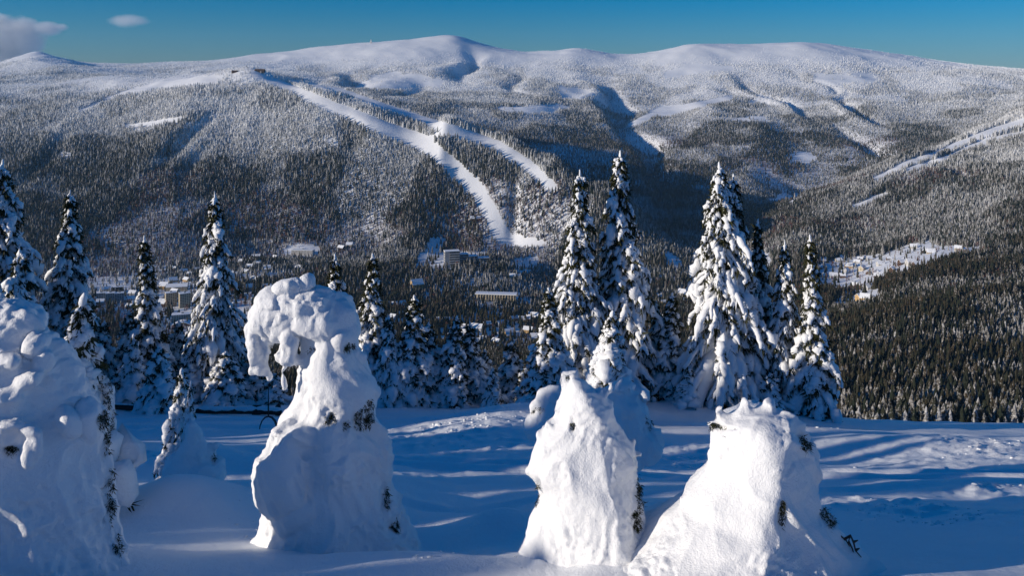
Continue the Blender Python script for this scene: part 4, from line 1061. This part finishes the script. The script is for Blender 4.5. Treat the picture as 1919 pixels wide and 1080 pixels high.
for i, (px, py) in enumerate(VILL):
    wm = rh_.choice(['white', 'cream', 'ochre', 'brown', 'brown', 'white'])
    w = rh_.uniform(10, 16); dp = w * rh_.uniform(.65, .85)
    place('village_house', px, py, f'snow roofed {wm} house, {nth(i)} from the left on the sunlit village meadow', 'house', 'houses of the village on the right', rh_.uniform(-.9, .9), house_mesh(w, dp, rh_.choice([3.2, 5.8]), dp * .42, wm))
_tr = random.Random(77)
TOWN = sorted([(_tr.uniform(a, b), _tr.uniform(c, d)) for (a, b, c, d, n) in ((185, 300, 525, 575, 8), (290, 480, 500, 590, 16), (440, 520, 485, 545, 8), (640, 800, 575, 615, 9), (820, 1010, 600, 645, 16), (900, 1000, 500, 530, 4), (1215, 1300, 540, 610, 6)) for _ in range(n)] + [(455, 497), (470, 492), (482, 500), (462, 512), (500, 505), (344, 514), (356, 519), (368, 510), (350, 528), (243, 578), (256, 575), (225, 546), (430, 520), (585, 560), (640, 470), (655, 464), (560, 505), (735, 600), (752, 592), (770, 606), (720, 612), (845, 638), (870, 632), (905, 640), (955, 632), (990, 626), (1005, 640), (930, 645), (1000, 600), (960, 523), (975, 515), (1235, 560), (1250, 600)])
for i, (px, py) in enumerate(TOWN):
    wm = rh_.choice(['white', 'cream', 'grey', 'brown', 'green', 'ochre'])
    w = rh_.uniform(11, 22); dp = w * rh_.uniform(.6, .85)
    place('town_house', px, py, f'snow roofed {wm} house, {nth(i) + " from the left" if i < 50 else nth(len(TOWN) - 1 - i) + " from the right"} in the valley town', 'house', 'houses of the valley town', rh_.uniform(-.7, .7), house_mesh(w, dp, rh_.choice([5.8, 8.6]), dp * .38, wm))

def block_parts(w, dp, h, floors, wm, side=None, bands=True, roof=.7, balc=False):
    parts = []
    mb = MB(); mb.box(-w/2, w/2, -dp/2, dp/2, -4, h); parts.append(('wall', mb, WM[wm], None))
    mb = MB(); mb.box(-w/2 - .4, w/2 + .4, -dp/2 - .4, dp/2 + .4, h + .002, h + roof); parts.append(('roof', mb, M_ROOFSNOW, None))
    mb = MB(); mb.box(-2, 2.5, -1.5, 1.5, h + roof, h + roof + 2.4); parts.append(('lift_housing', mb, WM['grey'], 'roof'))
    fh = h / floors
    for f in range(floors):
        n = max(3, int(w / 4.2))
        if bands:
            for i in range(n):
                x = -w/2 + (i + .5) * w / n
                mb = MB(); mb.box(x - w/n*.32, x + w/n*.32, -dp/2 - .08, -dp/2 + .2, f*fh + fh*.32, f*fh + fh*.80); parts.append(('window', mb, M_GLASS, None))
            m = max(2, int(dp / 4.2))
            for i in range(m):
                y = -dp/2 + (i + .5) * dp / m
                mb = MB(); mb.box(-w/2 - .08, -w/2 + .2, y - dp/m*.3, y + dp/m*.3, f*fh + fh*.34, f*fh + fh*.78); parts.append(('window', mb, M_GLASS, None))
        if balc:
            mb = MB(); mb.box(-w/2 + .4, w/2 - .4, -dp/2 - 1.5, -dp/2 - .1, f*fh + .1, f*fh + fh*.38); parts.append(('balcony', mb, WM['white'], None))
    return parts
place('tower_block', 320, 574, 'pale tower block, left one of the two beside the dark spruce', 'building', 'tower blocks of the town', .55, block_parts(22, 16, 30, 9, 'cream'))
place('tower_block', 346, 576, 'pale tower block, right one of the two beside the dark spruce', 'building', 'tower blocks of the town', .55, block_parts(22, 16, 30, 9, 'cream'))
for i, px in enumerate((190, 207, 224)):
    place('apartment_slab', px, 568, f'grey blue apartment slab, {ORD[i]} of three in a stepped row on the left', 'building', 'stepped row of apartment slabs', .35, block_parts(18, 14, 22, 7, 'grey'))
place('apartment_house', 220, 548, 'brown building with a white gable above the stepped apartment slabs', 'building', None, .3, block_parts(24, 14, 13, 4, 'brown'))
place('long_guesthouse', 332, 546, 'long pale guesthouse with snowy roof above the two tower blocks', 'building', None, .2, house_mesh(46, 15, 11, 5, 'cream'))
place('office_building', 342, 602, 'low pale green building below the two tower blocks', 'building', None, .3, block_parts(40, 18, 15, 4, 'green'))
# vaulted hall
def hall():
    parts = []; mb = MB()
    n = 10; w, dp = 40, 22
    prof = [(-w/2 + w * i / n, 6 * math.sin(math.pi * i / n) + 2) for i in range(n + 1)]
    for (x0, z0), (x1, z1) in zip(prof[:-1], prof[1:]):
        b = len(mb.v); mb.v += [(x0, -dp/2, z0), (x1, -dp/2, z1), (x1, dp/2, z1), (x0, dp/2, z0), (x0, -dp/2, z0 + .8), (x1, -dp/2, z1 + .8), (x1, dp/2, z1 + .8), (x0, dp/2, z0 + .8)]
        mb.f4 += [(b, b+3, b+2, b+1), (b+4, b+5, b+6, b+7), (b, b+1, b+5, b+4), (b+2, b+3, b+7, b+6)]
    w_ = MB(); w_.box(-w/2 + .5, w/2 - .5, -dp/2 + .6, dp/2 - .6, -4, 3)
    parts = [('wall', w_, WM['brown'], None), ('vault_roof', mb, M_ROOFSNOW, None)]
    for i in range(6):
        m2 = MB(); x = -14 + i * 5.6; m2.box(x - 1.8, x + 1.8, -dp/2 + .5, -dp/2 + .7, .5, 2.6); parts.append(('window', m2, M_GLASS, None))
    return parts
place('vaulted_hall', 343, 610, 'hall with a curved snow covered roof below the tower blocks', 'building', None, .1, hall())
place('hotel', 568, 477, 'long white roofed hotel in the forest edge left of the arched figure head', 'hotel', None, -.1, block_parts(60, 20, 12, 4, 'white', roof=1.2))
# terraced hotel with a tower of balconies
p = hit(848, 500); th = empty('terraced_hotel', p, .25); tag(th, 'terraced hotel with a stair tower of dark balcony bands below the ski piste', 'hotel')
mb = MB(); mb.box(-21, -9, -10, 10, -4, 40); mb.build('tower', WM['concrete'], th)
mb = MB(); mb.box(-9, 16, -9, 9, -4, 38); wl = mb.build('wall', WM['grey'], th)
for f in range(6):
    mb = MB(); mb.box(-8.5, 16.5, -11.5, -9.1, 3 + f * 6, 5.4 + f * 6); mb.build('balcony', WM['white'], th)
    mb = MB(); mb.box(-8, 16, -9.08, -8.9, 5.6 + f * 6, 8.8 + f * 6); mb.build('window_band', M_GLASS, th)
    mb = MB(); mb.box(-21.1, -20.9, -6, 6, 4 + f * 6, 6.5 + f * 6); mb.build('window', M_GLASS, th)
mb = MB(); mb.box(-21.4, 17, -12, 10.4, 40.002, 41.2); mb.build('roof', M_ROOFSNOW, th)
for i, (x0, x1, h) in enumerate(((17.2, 40, 30), (40.2, 64, 24), (64.2, 95, 18))):
    mb = MB(); mb.box(x0, x1, -6, 14, -4, h); g = mb.build('wing', WM['grey'], th)
    mb = MB(); mb.box(x0 + .1, x1 - .1, -6.4, 14.3, h + .002, h + 1.4); mb.build('roof', M_ROOFSNOW, g)
    for f in range(int(h / 6)):
        mb = MB(); mb.box(x0 + .8, x1 - .8, -6.1, -5.9, 2 + f * 6, 5 + f * 6); mb.build('window_band', M_GLASS, g)
# long hotel with pillars
p = hit(930, 564); lh = empty('pillared_hotel', p, -.12); tag(lh, 'long low cream hotel with a row of upright pillars in the valley middle', 'hotel')
mb = MB(); mb.box(-42, 42, -9, 9, -4, 15); mb.build('wall', WM['cream'], lh)
mb = MB(); mb.box(-45, 45, -11, 11, 15.002, 16.6); mb.build('roof', M_ROOFSNOW, lh)
for i in range(14):
    x = -39 + i * 6
    mb = MB(); mb.box(x - .7, x + .7, -10.6, -9.1, -4, 14.9); mb.build('pillar', WM['cream'], lh)
    for f in range(3):
        mb = MB(); mb.box(x + 1.2, x + 4.8, -9.1, -8.9, 1 + f * 5, 4 + f * 5); mb.build('window', M_GLASS, lh)
place('guesthouse', 781, 546, 'tall sunlit ochre guesthouse with a steep roof standing alone in the valley forest', 'house', None, .5, house_mesh(26, 18, 17, 9, 'ochre'))
place('lift_station', 892, 413, 'snow roofed lift station beside the lower ski piste', 'building', None, .1, house_mesh(34, 16, 6, 5, 'brown'))
place('red_roofed_house', 1411, 490, 'large house with a bare red roof showing between the right hand spruces', 'house', None, -.3, house_mesh(24, 18, 12, 9, 'cream', M_TILE))
place('summit_lodge', 487, 135, 'dark long lodge on the summit at the top of the ski piste', 'building', None, -.1, house_mesh(40, 14, 7, 4, 'brown', WM['brown']), dmin=2900)
place('summit_hut', 440, 136, 'small dark hut left of the summit lodge', 'building', None, .1, house_mesh(22, 10, 5, 3, 'brown', WM['brown']), dmin=2900)
# mast beside the lodge and the weather station on the skyline
p = hit(465, 134, 2900); ms = empty('lift_mast', p); tag(ms, 'thin mast beside the dark lodge on the summit', 'mast')
obj('mast_shaft', twig_mesh('mast_shaft', [np.array([0, 0, z]) for z in (-1, 6, 12, 18)], .8), ms)
mb = MB(); mb.box(-2.5, 2.5, -.4, .4, 15, 16); mb.build('crossarm', M_METAL, ms)
d_ = 7090.0; zt_ = float(samp(GZ, np.array([695.0]), np.array([d_]))[0])
ws = empty('ridge_station', ((695 - CX) / F * d_, d_, zt_)); tag(ws, 'tiny white tower of the station standing on the skyline ridge', 'tower')
mb = MB(); mb.box(-7, 7, -6, 6, -6, 16); w_ = mb.build('wall', WM['white'], ws)
mb = MB(); mb.box(-3, 4, -3, 3, 16, 32); mb.build('turret', WM['white'], ws)
mb = MB(); mb.box(-8, 8, -7, 7, 16.002, 17.5); mb.build('roof', M_ROOFSNOW, ws)

# ------------------------------------------------------------------ clouds and haze
def cloud(name, d, blobs, label, seed, dens):
    m = d / F; V, Fc, off = [], [], 0
    org = np.array(P(blobs[0][0], blobs[0][1], d))
    for (px, py, rx, ry) in blobs:
        v = ICO_V * np.array([rx, rx * .8, ry]) * m * 1.25
        V.append(v + np.array(P(px, py, d)) - org); Fc.append(ICO_F + off); off += len(v)
    me = mesh_np(name, np.concatenate(V), np.concatenate(Fc))
    t = bpy.data.objects.new('tmp', me); COL.objects.link(t)
    r = t.modifiers.new('r', 'REMESH'); r.mode = 'VOXEL'; r.voxel_size = 4.0 * m
    dg = bpy.context.evaluated_depsgraph_get(); dg.update(); me2 = bpy.data.meshes.new_from_object(t.evaluated_get(dg)); bpy.data.objects.remove(t)
    mt = bpy.data.materials.new(name); mt.use_nodes = True; n = mt.node_tree; n.nodes.clear(); L = n.links.new
    out = N(n, 'ShaderNodeOutputMaterial'); pv = N(n, 'ShaderNodeVolumePrincipled'); pv.inputs['Color'].default_value = (.995, .995, .995, 1); pv.inputs['Anisotropy'].default_value = -.3
    tc = N(n, 'ShaderNodeTexCoord'); nz = N(n, 'ShaderNodeTexNoise', Scale=1 / (34 * m), Detail=4.0, Roughness=.6); L(tc.outputs['Object'], nz.inputs['Vector'])
    acc = None                                   # soft falloff from the blob centres
    for (px, py, rx, ry) in blobs:
        c = np.array(P(px, py, d)) - org
        mp_ = N(n, 'ShaderNodeMapping', vector_type='TEXTURE'); mp_.inputs['Location'].default_value = tuple(c); mp_.inputs['Scale'].default_value = (rx * m * 1.25, rx * m, ry * m * 1.25)
        L(tc.outputs['Object'], mp_.inputs['Vector'])
        le = N(n, 'ShaderNodeVectorMath', operation='LENGTH'); L(mp_.outputs[0], le.inputs[0])
        s = N(n, 'ShaderNodeMath', operation='SUBTRACT', use_clamp=True); s.inputs[0].default_value = 1.0; L(le.outputs['Value'], s.inputs[1])
        if acc is None: acc = s.outputs[0]
        else:
            mxn = N(n, 'ShaderNodeMath', operation='MAXIMUM'); L(acc, mxn.inputs[0]); L(s.outputs[0], mxn.inputs[1]); acc = mxn.outputs[0]
    a = N(n, 'ShaderNodeMath', operation='MULTIPLY_ADD'); L(nz.outputs['Fac'], a.inputs[0]); a.inputs[1].default_value = 1.5; a.inputs[2].default_value = -.95
    b = N(n, 'ShaderNodeMath', operation='ADD', use_clamp=True); L(a.outputs[0], b.inputs[0])
    k = N(n, 'ShaderNodeMath', operation='MULTIPLY'); k.inputs[1].default_value = 1.5; L(acc, k.inputs[0]); L(k.outputs[0], b.inputs[1])
    e = N(n, 'ShaderNodeMath', operation='MULTIPLY'); L(b.outputs[0], e.inputs[0]); e.inputs[1].default_value = dens
    L(e.outputs[0], pv.inputs['Density']); L(pv.outputs[0], out.inputs['Volume'])
    me2.materials.clear(); me2.materials.append(mt)
    o = obj(name, me2, loc=tuple(org)); tag(o, label, 'cloud'); return o
cloud('cloud', 9600.0, [(20, 85, 60, 55), (-40, 90, 90, 60), (45, 55, 40, 26), (85, 52, 30, 14), (112, 50, 16, 8), (30, 110, 50, 26), (0, 45, 40, 20)], 'grey white cloud clinging to the peak at the left edge', 1, .016)
cloud('cloud', 9600.0, [(240, 38, 38, 12), (225, 36, 20, 10), (262, 40, 20, 8)], 'small faint wisp of cloud alone in the blue sky', 2, .0045)

hz = MB(); hz.box(-9000, 9000, -300, 8700, -700, 470)
haze = hz.build('haze', None)
hm = bpy.data.materials.new('haze'); hm.use_nodes = True; n = hm.node_tree; n.nodes.clear()
out = N(n, 'ShaderNodeOutputMaterial'); pv = N(n, 'ShaderNodeVolumePrincipled')
pv.inputs['Color'].default_value = (.42, .72, 1, 1); pv.inputs['Density'].default_value = 1.9e-5; pv.inputs['Anisotropy'].default_value = 0.0
n.links.new(pv.outputs[0], out.inputs['Volume'])
haze.data.materials.append(hm)
tag(haze, kind='stuff')
